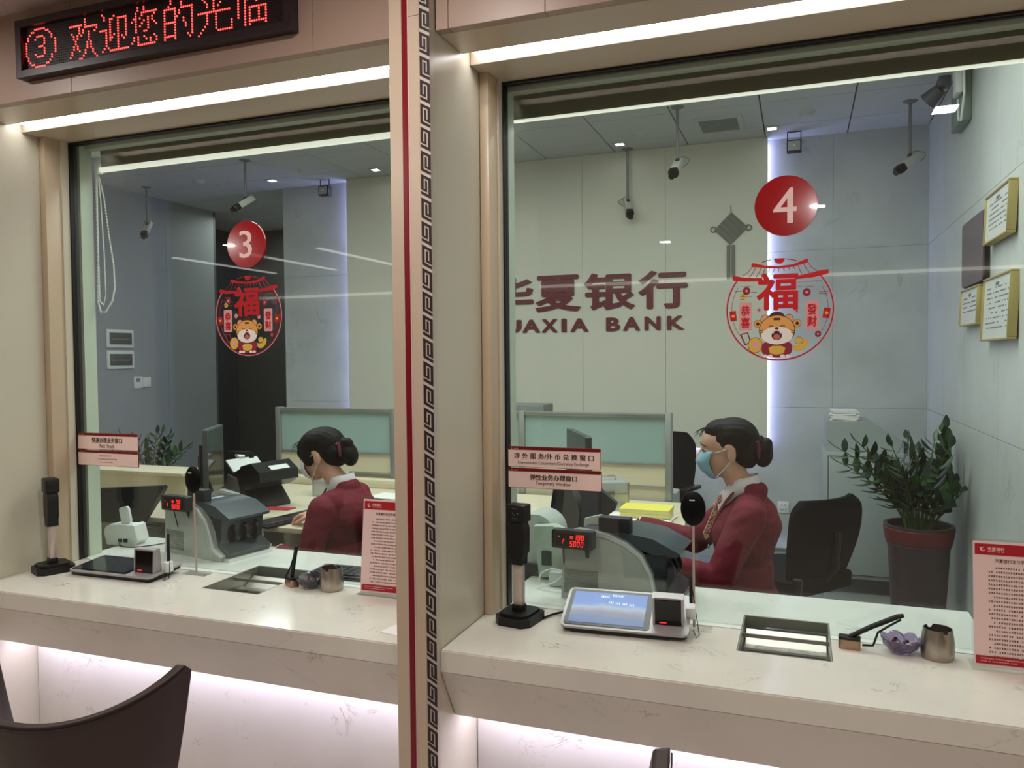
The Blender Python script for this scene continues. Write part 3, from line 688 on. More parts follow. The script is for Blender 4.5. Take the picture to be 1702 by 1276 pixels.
SR = BRIGHTRED
def sticker(x, z, label, dim):
    t = T('festival_sticker', label, 'sticker', (x, 2.1975, z), 0, 'round festival stickers on the glass')
    R = .135
    def uv(X, Y): return ((X-715)/595*R, (645-Y)/553*R)
    red = SR if not dim else M('sticker_red_dim', (190, 22, 34), .4)
    ringm = M('sticker_crimson', (168, 14, 52), .4)
    pale = M('sticker_pink', (226, 166, 166), .5)
    gold = M('sticker_gold', (226, 186, 84), .4); gold2 = M('sticker_gold_dark', (150, 112, 30), .4)
    org = M('sticker_orange', (232, 170, 92), .4); wht = M('sticker_white', (246, 240, 232), .4); brn = M('sticker_brown', (84, 36, 24), .4)
    mar = M('sticker_maroon', (150, 40, 60), .4)
    def arc(r, a0, a1, wd, n=60, y=0):
        mb = MB(); A = [math.radians(a0+(a1-a0)*k/n) for k in range(n+1)]
        mb.prism([(r*math.cos(a), r*math.sin(a)) for a in A]+[((r-wd)*math.cos(a), (r-wd)*math.sin(a)) for a in A[::-1]], y, y+.0006, 'y'); return mb
    # pale halo and crimson ring, open at the top under the roof
    O('ring', arc(R, 140, 400, .0032, 90), ringm, t)
    O('ring_halo', arc(R+.0022, 140, 400, .0022, 90, .0002), pale, t)
    O('inner_ring', arc(R*.9, 150, 215, .0012, 30), mar, t); O('inner_ring', arc(R*.9, -35, 30, .0012, 30), mar, t)
    O('top_arc', arc(R*1.0, 99, 109, .0024, 10), ringm, t); O('top_arc', arc(R*1.0, 70, 82, .0024, 10), ringm, t)
    def poly(name, pts, mt, y=0, parent=t):
        mb = MB()
        for P_ in (pts if isinstance(pts[0][0], (tuple, list)) else [pts]): mb.prism([uv(*q) for q in P_], y, y+.0005, 'y')
        return O(name, mb, mt, parent)
    def el(name, cx, cy, rx, ry, mt, y=0, parent=t, n=28):
        c = uv(cx, cy); rx, ry = rx/595*R, ry/553*R
        return O(name, MB().prism([(c[0]+rx*math.cos(2*PI*k/n), c[1]+ry*math.sin(2*PI*k/n)) for k in range(n)], y, y+.0005, 'y'), mt, parent)
    def line(P_, w):
        P_ = [Vector((uv(*q)[0], .0003, uv(*q)[1])) for q in P_]; return P_, w
    # roof: ridge, eaves, ribs
    roof = poly('roof', [(405, 135), (430, 130), (560, 165), (715, 176), (870, 162), (1015, 108), (1032, 112), (1028, 152), (870, 190), (715, 200), (560, 190), (405, 172)], red, -.0002)
    poly('eave', [(190, 270), (210, 262), (330, 285), (470, 296), (520, 290), (535, 330), (330, 330), (195, 315)], red, -.0002, roof)
    poly('eave', [(880, 322), (920, 285), (1060, 262), (1180, 236), (1250, 232), (1252, 275), (1100, 310), (900, 325)], red, -.0002, roof)
    mb = MB()
    for P_ in (((415, 172), (370, 225), (300, 268)), ((450, 180), (420, 240), (380, 285)), ((515, 188), (490, 240), (455, 290)), ((560, 192), (540, 240), (520, 290)),
               ((925, 180), (940, 225), (965, 270)), ((985, 165), (1010, 215), (1050, 262)), ((1028, 150), (1070, 205), (1130, 245)),
               ((610, 195), (595, 240)), ((660, 198), (652, 235)), ((710, 200), (708, 235)), ((765, 198), (770, 232)), ((820, 192), (832, 225)), ((870, 188), (892, 220))):
        Q, w_ = line(P_, 1); mb.tube(Q, .0009, 5)
    O('rib', mb, ringm, roof)
    poly('roof_boss', [(656, 92), (778, 92), (770, 125), (740, 150), (700, 152), (668, 128)], red, -.0001)
    # big character
    a0, a1 = uv(462, 655), uv(928, 242)
    O('big_character', thick(text_bm('福', a0[0]+.0018, a1[0]-.0018, a0[1]+.0018, a1[1]-.0018, -.0006, .009, .0008), .0018, .0018), red, t)
    # side panels
    for X0, X1, s_ in ((262, 412, '恭喜'), (1000, 1150, '發财')):
        q0, q1 = uv(X0, 868), uv(X1, 556)
        pn = O('greeting_panel', MB().prism(rrect(q0[0], q1[0], q0[1], q1[1], .004), .0002, .0006, 'y'), pale, t)
        for k, chh in enumerate(s_):
            c0, c1 = uv(X0+24, 708+130*k), uv(X1-24, 592+132*k)
            O('greeting_character', thick(text_bm(chh, c0[0], c1[0], c0[1], c1[1], 0, .009, .0004), .0004, .0004), red, pn)
    # envelopes, coins, clouds
    for cx, cy, a in ((197, 705, -.12), (1232, 695, .14)):
        c = uv(cx, cy); m_ = Matrix.Translation((c[0], 0, c[1]))@Matrix.Rotation(a, 4, 'Y')
        e_ = O('red_envelope', MB().box(-.0085, .0085, 0, .0006, -.0135, .0135).xf(m_), red, t)
        O('envelope_seal', MB().cyl((0, .0002, 0), (0, -.0003, 0), .0042, seg=16).xf(m_), gold, e_)
    poly('outline_envelope', [[(275, 912), (290, 905), (345, 1025), (330, 1032)], [(280, 905), (365, 885), (368, 896), (283, 918)], [(355, 888), (368, 885), (400, 985), (388, 990)], [(330, 1024), (395, 985), (398, 995), (335, 1034)]], mar)
    for cx, cy, r1, mt, mi in ((350, 432, 44, mar, pale), (310, 488, 34, gold, gold2), (1018, 468, 44, mar, pale), (1140, 917, 34, mar, pale), (492, 645, 30, pale, mar), (910, 668, 26, pale, mar)):
        e_ = el('coin', cx, cy, r1, r1, mt); el('coin_hole', cx, cy, r1*.4, r1*.4, mi, -.0003, e_, 4)
    mb = MB()
    for x0, x1, y0 in ((290, 400, 382), (215, 300, 435), (400, 465, 448), (275, 410, 495), (920, 1180, 352), (920, 975, 405), (1090, 1000, 405), (1150, 1245, 470), (1150, 1245, 488), (275, 330, 522)):
        Q, w_ = line(((x0, y0), (x1, y0)), 1); mb.tube(Q, .0007, 5)
    O('cloud_line', mb, mar, t)
    big = el('big_coin', 448, 1030, 84, 88, gold2); el('coin_face', 448, 1030, 76, 80, gold, -.0003, big); el('coin_hole', 460, 1028, 48, 44, pale, -.0006, big, 4); 
    ing = poly('ingot', [(868, 1025), (900, 1035), (960, 1030), (1000, 965), (1035, 968), (1038, 1010), (1010, 1060), (960, 1098), (910, 1102), (875, 1080)], gold)
    el('ingot_crown', 935, 985, 48, 42, gold2, -.0002, ing); el('ingot_crown', 933, 985, 42, 36, gold, -.0004, ing)
    # cheerful tiger cub
    tg = el('cub_body', 690, 1090, 170, 78, mar, -.0002)
    el('cub_sleeve', 568, 1055, 48, 55, mar, -.0004, tg); el('cub_sleeve', 815, 1055, 48, 55, mar, -.0004, tg)
    poly('held_ingot', [(600, 1060), (640, 1040), (745, 1040), (785, 1060), (770, 1120), (690, 1138), (615, 1120)], gold, -.0006, tg)
    for cx in (560, 618, 755, 815): el('cub_toe', cx, 1150, 28, 18, wht, -.0005, tg, 14)
    for cx in (563, 823):
        el('cub_ear', cx, 752, 54, 56, brn, -.0004, tg); el('cub_ear', cx, 752, 48, 50, org, -.0006, tg); el('cub_ear', cx, 758, 30, 34, pale, -.0008, tg)
    for cx in (478, 915):
        el('cub_coin', cx, 798, 46, 44, gold2, -.0005, tg); el('cub_coin', cx, 798, 40, 38, org, -.0007, tg); el('cub_coin', cx, 798, 24, 24, brn, -.0009, tg, 4)
    el('cub_hat', 690, 720, 84, 52, brn, -.0005, tg)
    el('cub_head', 692, 870, 202, 166, brn, -.0008, tg); el('cub_head', 692, 868, 194, 158, org, -.0010, tg)
    el('cub_muzzle', 692, 928, 176, 96, wht, -.0012, tg)
    el('cub_mouth', 690, 926, 58, 50, brn, -.0014, tg); el('cub_mouth', 690, 940, 36, 30, M('sticker_tongue', (206, 110, 110), .4), -.0016, tg)
    poly('cub_tooth', [[(640, 892), (662, 892), (650, 908)], [(718, 892), (742, 892), (732, 908)]], wht, -.0017, tg)
    el('cub_nose', 690, 850, 24, 13, brn, -.0014, tg, 14)
    poly('cub_brow', [(655, 735), (728, 735), (728, 760), (655, 760)], brn, -.0014, tg)
    mb = MB()
    for P_ in (((602, 828), (625, 820), (655, 828)), ((722, 828), (752, 820), (782, 826)), ((500, 872), (540, 862)), ((505, 898), (540, 888)), ((845, 868), (885, 876)), ((845, 894), (880, 902))):
        Q, w_ = line(P_, 1); Q = [q+Vector((0, -.0019, 0)) for q in Q]; mb.tube(Q, .0009, 5)
    O('cub_line', mb, brn, tg)
sticker(-.056, 1.652, 'round red lucky-character sticker with tiger cub, below the 4 disc', False)
sticker(-1.771, 1.682, 'darker lucky-character sticker with tiger cub, below the 3 disc', True)

def plate(x0, x1, z0, z1, y, label, lines, parent_group, fine=False):
    t = T('window_plate', label, 'sign', ((x0+x1)/2, y, z0), 0, parent_group)
    w = x1-x0; h = z1-z0; a, b = -w/2, w/2
    O('board', MB().prism(rrect(a, b, 0, h, .004), 0, .004, 'y'), PINKP, t)
    O('edge', MB().prism(rrect(a-.0012, b+.0012, -.0012, h+.0012, .005), .0005, .0036, 'y'), M('plate_edge_red', (120, 16, 26), .3), t)
    O('top_band', MB().prism(rrect(a, b, h*.85, h, .004), -.0008, .0001, 'y'), PLRED, t)
    mb = MB(); emblem(mb, a+.012, h*.915, .0016, -.0012); O('bank_emblem', mb, DIGW, t)
    mb = MB(); fine_print(mb, a+.018, a+.034, h*.89, .0026, -.0012); O('band_print', mb, DIGW, t, kind='stuff')
    if fine:
        mb = MB(); fine_print(mb, -.045, .03, h*.62, .005, -.0002); fine_print(mb, -.05, .045, h*.40, .005, -.0002); fine_print(mb, -.04, .028, h*.2, .0036, -.0002)
        O('fine_print', mb, M('print_red', (130, 40, 50), .5), t, kind='stuff')
    for s_, u0, u1, v0, v1, bd, mt in lines:
        O('lettering', text_bm(s_, a+w*u0, a+w*u1, h*v0, h*v1, -.0001, bd, .0003) if bd < .01 else thick(text_bm(s_, a+w*u0, a+w*u1, h*v0, h*v1, -.0001, bd, .0003), .0004), mt, t)
P4 = 'stacked sign plates beside window 4'; P3 = 'stacked sign plates beside window 3'
PY = 2.193
def WX(px, py): return W(px, py, y=PY)
a_, b_ = WX(845, 760).x, WX(998, 760).x; u_ = [WX(920, v).z for v in (812, 780.5, 777.5, 744)]
plate(a_, b_, u_[2], u_[3], PY, 'upper pink plate reading International Cousomers/Currency Exchange', [('涉 外 服 务/外 币 兑 换 窗 口', .065, .93, .40, .70, .02, INK), ('International Cousomers/Currency Exchange', .11, .88, .10, .30, .004, INK)], P4)
plate(a_, b_+.002, u_[0]-.001, u_[1], PY, 'lower pink plate reading Temporary Window', [('弹性业务办理窗口', .24, .745, .42, .72, .02, INK), ('Temporary Window', .30, .68, .12, .36, .004, INK)], P4)
a_, b_ = WX(130, 745).x, WX(229, 745).x; u_ = [WX(180, v).z for v in (774, 749.5, 747, 720.5)]
plate(a_, b_, u_[2], u_[3], PY, 'upper pink plate reading Fast Track', [('快速办理业务窗口', .24, .745, .40, .74, .02, INK), ('Fast Track', .37, .62, .10, .32, .004, INK)], P3)
plate(a_, b_, u_[0], u_[1], PY, 'lower pink plate with tiny print below the Fast Track plate', [], P3, True)

# dot-matrix display above window 3
GL = {
'a': ".....######.....|...##......##...|..#..........#..|.#....####....#.|.#...#....#...#.|#.........#.....#|#.........#.....#|#......###......#|#.........#.....#|#.........#.....#|#....#....#.....#|.#....####....#.|.#............#.|..#..........#..|...##......##...|.....######.....",
'b': "........#.......|........#.......|#######.#.......|.....#..#######.|.....#.#......#.|.#...#.#..#..#..|..#.#.#...#.....|..#.#.....#.....|...#......#.....|...#.....#.#....|..#.#....#.#....|..#.#....#.#....|.#...#..#...#...|.#......#...#...|#......#.....#..|.....##.......#.",
'c': ".#..............|..#....#........|..#..##..#####..|.....#...#...#..|.....#...#...#..|.....#...#...#..|####.#...#...#..|...#.#...#...#..|...#.#.#.#...#..|...#.##..#.#.#..|...#.#...#..#...|...#.....#......|...#.....#......|..#.#....#......|.#...##########.|................",
'd': "...#..#.........|...#..#.........|..#..########...|..#..#.....#....|.##.#...#.#.....|#.#...#.#.#.....|..#..#..#..#....|..#.#...#...#...|..#.....#.......|..#...##........|................|.#.#..#....#....|.#.#...#.#..#...|#..#.....#..#...|...#########....|................",
'e': "...#....#.......|...#....#.......|..#.....#.......|######..######..|#....#.#.....#..|#....#.#.....#..|#....##......#..|#....#...#...#..|######...#...#..|#....#....#..#..|#....#....#..#..|#....#.......#..|#....#.......#..|######.....#.#..|#....#......#...|................",
'f': ".......#........|.......#.....#..|..#....#....#...|...#...#...#....|....#..#..#.....|....#..#.#......|.......#........|###############.|....#...#.......|....#...#.......|....#...#.......|....#...#......#|...#....#......#|..#.....#......#|.#.......#######|#...............",
'g': "..#.....#.......|..#..#..#.......|..#..#..########|..#..#.#........|..#..#.#.#......|..#..##...#.....|..#..#....#.....|..#..#..........|..#..#.########.|..#..#.#...#..#.|..#..#.#...#..#.|..#..#.#...#..#.|.....#.#...#..#.|.....#.########.|.....#.#......#.|................"}
ls = T('dot_display', 'black dot-matrix display with red greeting above window 3', 'display', (-1.783, 1.80, 2.41))
O('casing', MB().cells([-2.291, -2.268, -1.298, -1.275], [2.411, 2.432, 2.564, 2.586], {(1, 1)}, 1.776, 1.8115, 'y'), M('casing_dark', (40, 30, 34), .35), ls, True)
O('matrix_panel', B(-2.268, -1.298, 1.792, 1.8115, 2.432, 2.564), M('matrix_black', (22, 8, 12), .5), ls, True)
pit = .0076; ox, oz = -2.262, 2.4985+.0076*7.5
on = MB(); off = MB(); litset = set(); col = 0
for k, g in enumerate('abcdefg'):
    if k == 1: col += 8
    for r, row in enumerate(GL[g].split('|')):
        for c, ch in enumerate(row):
            if ch == '#': litset.add((col+c, r))
    col += 16 if k else 16
for c in range(127):
    for r in range(17):
        x, z = ox+pit*c, oz-pit*r
        (on if (c, r) in litset else off).prism([(x+.0026*math.cos(PI/3*i), z+.0026*math.sin(PI/3*i)) for i in range(6)] if (c, r) in litset else [(x+.002*math.cos(PI/2*i), z+.002*math.sin(PI/2*i)) for i in range(4)], 1.7905, 1.7921, 'y')
O('lit_dot', on, M('dot_lit_red', (255, 70, 60), .5, emit=3.2, ecol=(255, 72, 66)), ls, True, kind='stuff')
O('unlit_dot', off, M('dot_dark', (60, 26, 32), .5), ls, True, kind='stuff')

# brown bucket chairs on the customer side
def bucket_chair(cx, cy, rz, label):
    t = T('bucket_chair', label, 'chair', (cx, cy, 0), rz, 'brown bucket chairs at the counter')
    BR = M('brown_leather', (52, 36, 34), .42, bump=.15, bscale=250)
    mb = MB(); n = 36; A = [math.radians(-78+156*i/n) for i in range(n+1)]
    def top(a):
        d = abs(math.degrees(a))
        if d <= 74: return .755+.085*(d/74)**2.2
        return .84-.02*((d-74)/4)**2
    lv = 9; G = []
    for side in (0, 1):
        rows = []
        for j in range(lv+1):
            s_ = j/lv; row = []
            for a in A:
                zt = top(a); z = .42+(zt-.42)*s_
                r = .175+.10*s_**.7-(0.028 if side else 0)
                r *= 1+.03*abs(math.sin(a))
                if j == lv and side: z -= .004
                row.append(mb.bm.verts.new((r*math.sin(a)*1.08, -r*math.cos(a), z)))
            rows.append(row)
        G.append(rows)
    f = []
    for side in (0, 1):
        for j in range(lv):
            for i in range(n): f.append(mb.bm.faces.new((G[side][j][i], G[side][j][i+1], G[side][j+1][i+1], G[side][j+1][i])))
    for i in range(n):
        f.append(mb.bm.faces.new((G[0][lv][i], G[0][lv][i+1], G[1][lv][i+1], G[1][lv][i]))); f.append(mb.bm.faces.new((G[0][0][i], G[0][0][i+1], G[1][0][i+1], G[1][0][i])))
    for j in range(lv):
        for i in (0, n): f.append(mb.bm.faces.new((G[0][j][i], G[0][j+1][i], G[1][j+1][i], G[1][j][i])))
    bmesh.ops.recalc_face_normals(mb.bm, faces=f)
    o = O('shell', mb, BR, t, ang=60)
    bv = o.modifiers.new('b', 'BEVEL'); bv.width = .006; bv.segments = 3; bv.limit_method = 'ANGLE'
    O('seam', MB().tube([(.276*(1+.03*abs(math.sin(a)))*math.sin(a)*1.08, -.276*(1+.03*abs(math.sin(a)))*math.cos(a), top(a)-.012) for a in A if abs(math.degrees(a)) < 78], .0016, 6), M('seam_dark', (34, 22, 20), .5), t)
    O('seat', MB().prism(rrect(-.15, .15, -.14, .10, .06), .41, .47, 'z'), BR, t)
    O('pedestal', MB().cyl((0, 0, .02), (0, 0, .41), .025, .03, 20), SILVER, t)
    O('foot_plate', MB().lathe([(0, 0), (.21, 0), (.21, .008), (.05, .022), (0, .022)], (0, 0, 0), 40), SILVER, t)
bucket_chair(-1.615, 1.44, .10, 'brown bucket chair filling the bottom left corner before window 3')
bucket_chair(-.51, 1.305, .5, 'brown bucket chair just showing at the bottom edge under window 4')
# ------------------------------------------------------------------ teller side: office furniture and machines
dk = T('return_desk', 'pale wood desk top behind the clerk of window 4, carrying yellow ledgers', 'desk', (-1.0, 3.7, 0), 0, 'pale wood clerk desks')
O('top', MB().prism([(-1.75, 3.25), (-.53, 3.30), (-.475, 3.36), (-.56, 4.20), (-1.75, 4.20)], .725, .75, 'z'), WOOD, dk, True)
O('side_panel', B(-.60, -.575, 3.4, 4.18, 0, .724), LGREY, dk, True); O('side_panel', B(-1.74, -1.715, 3.3, 4.18, 0, .724), LGREY, dk, True)
O('drawer_front', B(-.574, -.567, 3.45, 3.9, .42, .70, .002), LGREY, dk, True)
O('drawer_front', B(-.574, -.567, 3.45, 3.9, .12, .40, .002), LGREY, dk, True)
O('lock', MB().cyl((-.566, 3.86, .67), (-.560, 3.86, .67), .008), ALU, dk, True)
d3 = T('return_desk', 'pale wood desk top behind the clerk of window 3, under the scanner', 'desk', (-2.7, 3.6, 0), 0, 'pale wood clerk desks')
O('top', B(-3.17, -1.9, 3.02, 4.20, .725, .75, .004), WOOD, d3, True)
O('side_panel', B(-3.16, -3.13, 3.05, 4.18, 0, .724), LGREY, d3, True); O('side_panel', B(-1.94, -1.91, 3.35, 4.18, 0, .724), LGREY, d3, True)
O('back_ledge', B(-3.17, -1.9, 4.12, 4.2, .751, .80, .003), WOOD, d3, True)
# partition, one long screen on the desks: glass above, wood below, posts
pt = T('desk_partition', 'long aluminium-framed office partition with frosted teal glass over pale wood', 'partition', (-1.9, 4.25, 0))
XP = (-3.19, -2.35, -1.51, -.67)
for x in XP: O('post', B(x-.018, x+.018, 4.225, 4.275, 0, 1.225, .003), ALU, pt, True)
for a, b in zip(XP, XP[1:]):
    a += .019; b -= .019
    O('top_rail', B(a, b, 4.23, 4.27, 1.2, 1.222, .002), ALU, pt, True); O('mid_rail', B(a, b, 4.23, 4.27, .935, .95, .002), ALU, pt, True); O('mid_rail', B(a, b, 4.23, 4.27, .815, .826, .002), ALU, pt, True)
    O('glass_panel', B(a, b, 4.244, 4.256, .951, 1.199), FROST, pt, True); O('wood_panel', B(a, b, 4.238, 4.262, .827, .934), WOOD, pt, True); O('wood_panel', B(a, b, 4.238, 4.262, .05, .814), WOOD, pt, True)
lx = T('wall_desk', 'pale wood desk with raised back behind the white router', 'desk', (-3.8, 3.4, 0))
O('top', MB().prism([(-4.35, 2.95), (-3.25, 2.95), (-3.2, 3.05), (-3.2, 3.50), (-4.35, 3.50)], .70, .725, 'z'), WOOD, lx, True)
O('raised_back', B(-4.35, -3.28, 3.505, 3.53, 0, .875, .006), WOOD, lx, True); O('ledge', B(-4.35, -3.27, 3.47, 3.70, .876, .895, .004), WOOD, lx, True)
O('side_panel', B(-3.25, -3.225, 2.97, 3.50, 0, .699), WOOD, lx, True)
O('end_panel', B(-3.275, -3.25, 3.53, 3.70, 0, .875, .004), WOOD, lx, True)
# dark monitor seen from behind on that desk
mn = T('monitor', 'wide dark monitor back on the wall desk behind the router', 'monitor', (-3.1, 2.93, .725), 0, 'computer monitors')
O('screen_back', MB().prism([(-.26, .0), (.08, .01), (.22, .19), (.215, .205), (-.26, .165)], 0, .03, 'y'), M('monitor_navy', (38, 46, 56), .4), mn)
O('stand', MB().box(-.05, .0, .0, .03, -.02, .0).box(-.12, .08, -.02, .12, -.024, -.0202), DGREY, mn)
# tall monitor of window 3, edge on
mn = T('monitor', 'tall grey monitor with black arm left of the clerk in window 3', 'monitor', (-2.90, 3.30, .751), math.radians(-62), 'computer monitors')
O('panel', MB().prism(rrect(-.17, .17, .09, .43, .008), -.012, .012, 'y'), M('monitor_grey', (88, 94, 94), .35), mn)
O('screen', B(-.16, .16, .0122, .0128, .10, .42), BLACKG, mn)
O('rear_housing', B(-.10, .10, -.05, -.0122, .15, .35, .01), DGREY, mn)
O('stand_neck', B(-.02, .02, -.075, -.0502, 0, .28, .004), DGREY, mn); O('stand_foot', B(-.12, .12, -.14, .04, 0, .012, .004), DGREY, mn)
p0, p1 = W(378, 751, y=3.22), W(418, 753, y=3.1)
tag(O('swing_arm', MB().tube([p0, p0.lerp(p1, .5), p1], [.007, .009, .011], 10).cyl(p1, p1+Vector((.0, .0, -.022)), .011, .012), BLACK), 'short black swing arm sticking out beside the tall grey monitor', 'bracket')
# monitor of window 4
mn = T('monitor', 'dark monitor turned away behind the sign plates of window 4', 'monitor', (-.93, 3.36, .751), math.radians(-63), 'computer monitors')
O('panel', MB().prism(rrect(-.21, .21, .14, .445, .008), -.014, .014, 'y'), M('monitor_slate', (66, 78, 78), .4), mn)
O('screen', B(-.2, .2, .0142, .0148, .15, .435), BLACKG, mn)
O('stand_neck', B(-.04, .04, -.05, -.0142, 0, .3, .004), DGREY, mn); O('stand_foot', B(-.14, .14, -.12, .06, 0, .014, .004), DGREY, mn)
# equipment column beside it: ID reader tower
e = T('reader_tower', 'grey and dark slanted device tower left of the calculator in window 4', 'machine', (-.80, 2.95, .7715), 0)
O('left_column', MB().prism([(-.085, 0), (-.02, 0), (.0, .16), (-.03, .25), (-.06, .25)], -.05, .02, 'y'), M('device_grey', (92, 96, 88), .5), e)
O('right_column', B(.002, .075, -.05, .02, 0, .25, .006), M('device_slate', (50, 56, 66), .5), e)
O('side_wing', MB().prism([(.076, .13), (.13, .17), (.14, .20), (.076, .25)], -.03, .0, 'y'), DGREY, e)
O('back_fin', MB().prism([(-.15, .06), (-.09, .06), (-.065, .25), (-.12, .25)], -.0, .03, 'y'), M('device_dark_teal', (34, 44, 46), .5), e)
O('platform', B(.02, .10, -.06, .36, -.02, -.001, .004).box(-.16, .10, -.06, .06, -.02, -.001, .004), DGREY, e)

def metal_case(name, label, loc, rz, w, d, h, front_marks):
    t = T(name, label, 'case', loc, rz, 'aluminium cases on the desks')
    O('body', B(-w/2, w/2, -d/2, d/2, 0, h, .006), M('case_aluminium', (186, 190, 188), .4, .4), t)
    for x in (-w/2, w/2-.006): O('corner_edge', B(x-.0008, x+.0068, -d/2-.0012, -d/2+.008, .002, h-.002), ALU, t)
    O('lid_seam', B(-w/2-.0008, w/2+.0008, -d/2-.0008, d/2+.0008, h*.62, h*.62+.004), ALU, t)
    lk = O('latch', B(-.028, .028, -d/2-.008, -d/2-.001, h*.5, h*.72, .002), M('latch_steel', (150, 152, 150), .3, .8), t)
    if front_marks:
        for k in range(2): O('dial', MB().cyl((-.015+.04*k, -d/2-.001, h*.28), (-.015+.04*k, -d/2-.006, h*.28), .009), DGREY, t)
    O('handle', MB().tube([(-.045, 0, h), (-.04, 0, h+.02), (.04, 0, h+.02), (.045, 0, h)], .0045, 8), SILVER, t)
metal_case('metal_case', 'aluminium case with top handle behind the sign plates of window 4', (-.925, 3.88, .751), math.radians(20), .20, .16, .155, False)
metal_case('metal_case', 'aluminium case with two dials behind the clerk of window 3', (-2.56, 3.88, .751), math.radians(28), .20, .15, .12, True)

# papers, ledgers, calculator
def paper_stack(loc, rz, w, d, n, label, mat=PAPER, cat='papers', jit=.01, group=None, th=.0035):
    t = T('paper_stack', label, cat, loc, rz, group); rnd = random.Random(n)
    for k in range(n):
        O('sheet', B(-w/2, w/2, -d/2, d/2, k*th, k*th+th*.9).xf(Matrix.Translation((rnd.uniform(-jit, jit), rnd.uniform(-jit, jit), 0))@Matrix.Rotation(rnd.uniform(-.12, .12), 4, 'Z')), mat, t)
    return t
paper_stack((-.72, 3.72, .7505), .05, .30, .2, 3, 'loose white sheets under the yellow ledgers')
YEL = M('ledger_yellow', (236, 228, 96), .55)
for k in range(2):
    t = T('ledger', ('lower' if k == 0 else 'upper')+' yellow ledger with punched edge on the desk of window 4', 'book', (-.70, 3.76, .763+.021*k), .04-.05*k, 'yellow ledgers')
    O('cover', B(-.12, .12, -.08, .08, .016, .02, .001, 1), YEL, t); O('page_block', B(-.118, .118, -.078, .078, .0035, .0158), M('ledger_page', (240, 238, 190), .7), t); O('cover', B(-.12, .12, -.08, .08, 0, .0033, .001, 1), YEL, t)
t = T('calculator', 'black desk calculator lying in front of the yellow ledgers', 'calculator', (-.655, 3.46, .7575), .2)
O('body', B(-.085, .085, -.06, .06, 0, .02, .004, m=RX(.12)), M('calculator_black', (32, 34, 36), .4), t)
O('display', B(-.07, .07, .025, .05, .0204, .0215, m=RX(.12)), M('lcd_grey', (110, 122, 112), .3), t)
for i in range(6):
    for j in range(4): O('key', B(-.072+.0245*i, -.054+.0245*i, -.05+.0175*j, -.038+.0175*j, .0204, .0235, m=RX(.12)), DGREY, t)
paper_stack((-.80, 3.56, .7505), -.3, .16, .1, 2, 'white sheet poking out behind the calculator', group=None)
paper_stack((-2.12, 3.80, .7505), -.2, .22, .16, 7, 'messy pile of white papers behind the clerk of window 3', jit=.015)
tag(O('red_folder', B(-.07, .07, -.04, .04, 0, .004).xf(Matrix.Translation((-2.40, 3.18, .800))@Matrix.Rotation(.1, 4, 'Z')@Matrix.Rotation(-.05, 4, 'X')), M('folder_red', (176, 26, 40), .5)), 'thin red folder sticking out of the dark scanner', 'folder')
# grey box and monitor top beyond the partition
t = T('printer', 'grey printer top showing above the partition at the left of window 4', 'printer', (-1.63, 4.75, 0))
O('body', B(-.16, .12, -.1, .1, .95, 1.235, .008), M('printer_grey', (118, 124, 120), .5), t); O('tray', B(-.16, .17, -.13, -.101, 1.14, 1.165, .003), DGREY, t); O('cabinet_below', B(-.2, .14, -.1, .1, 0, .949), LGREY, t)

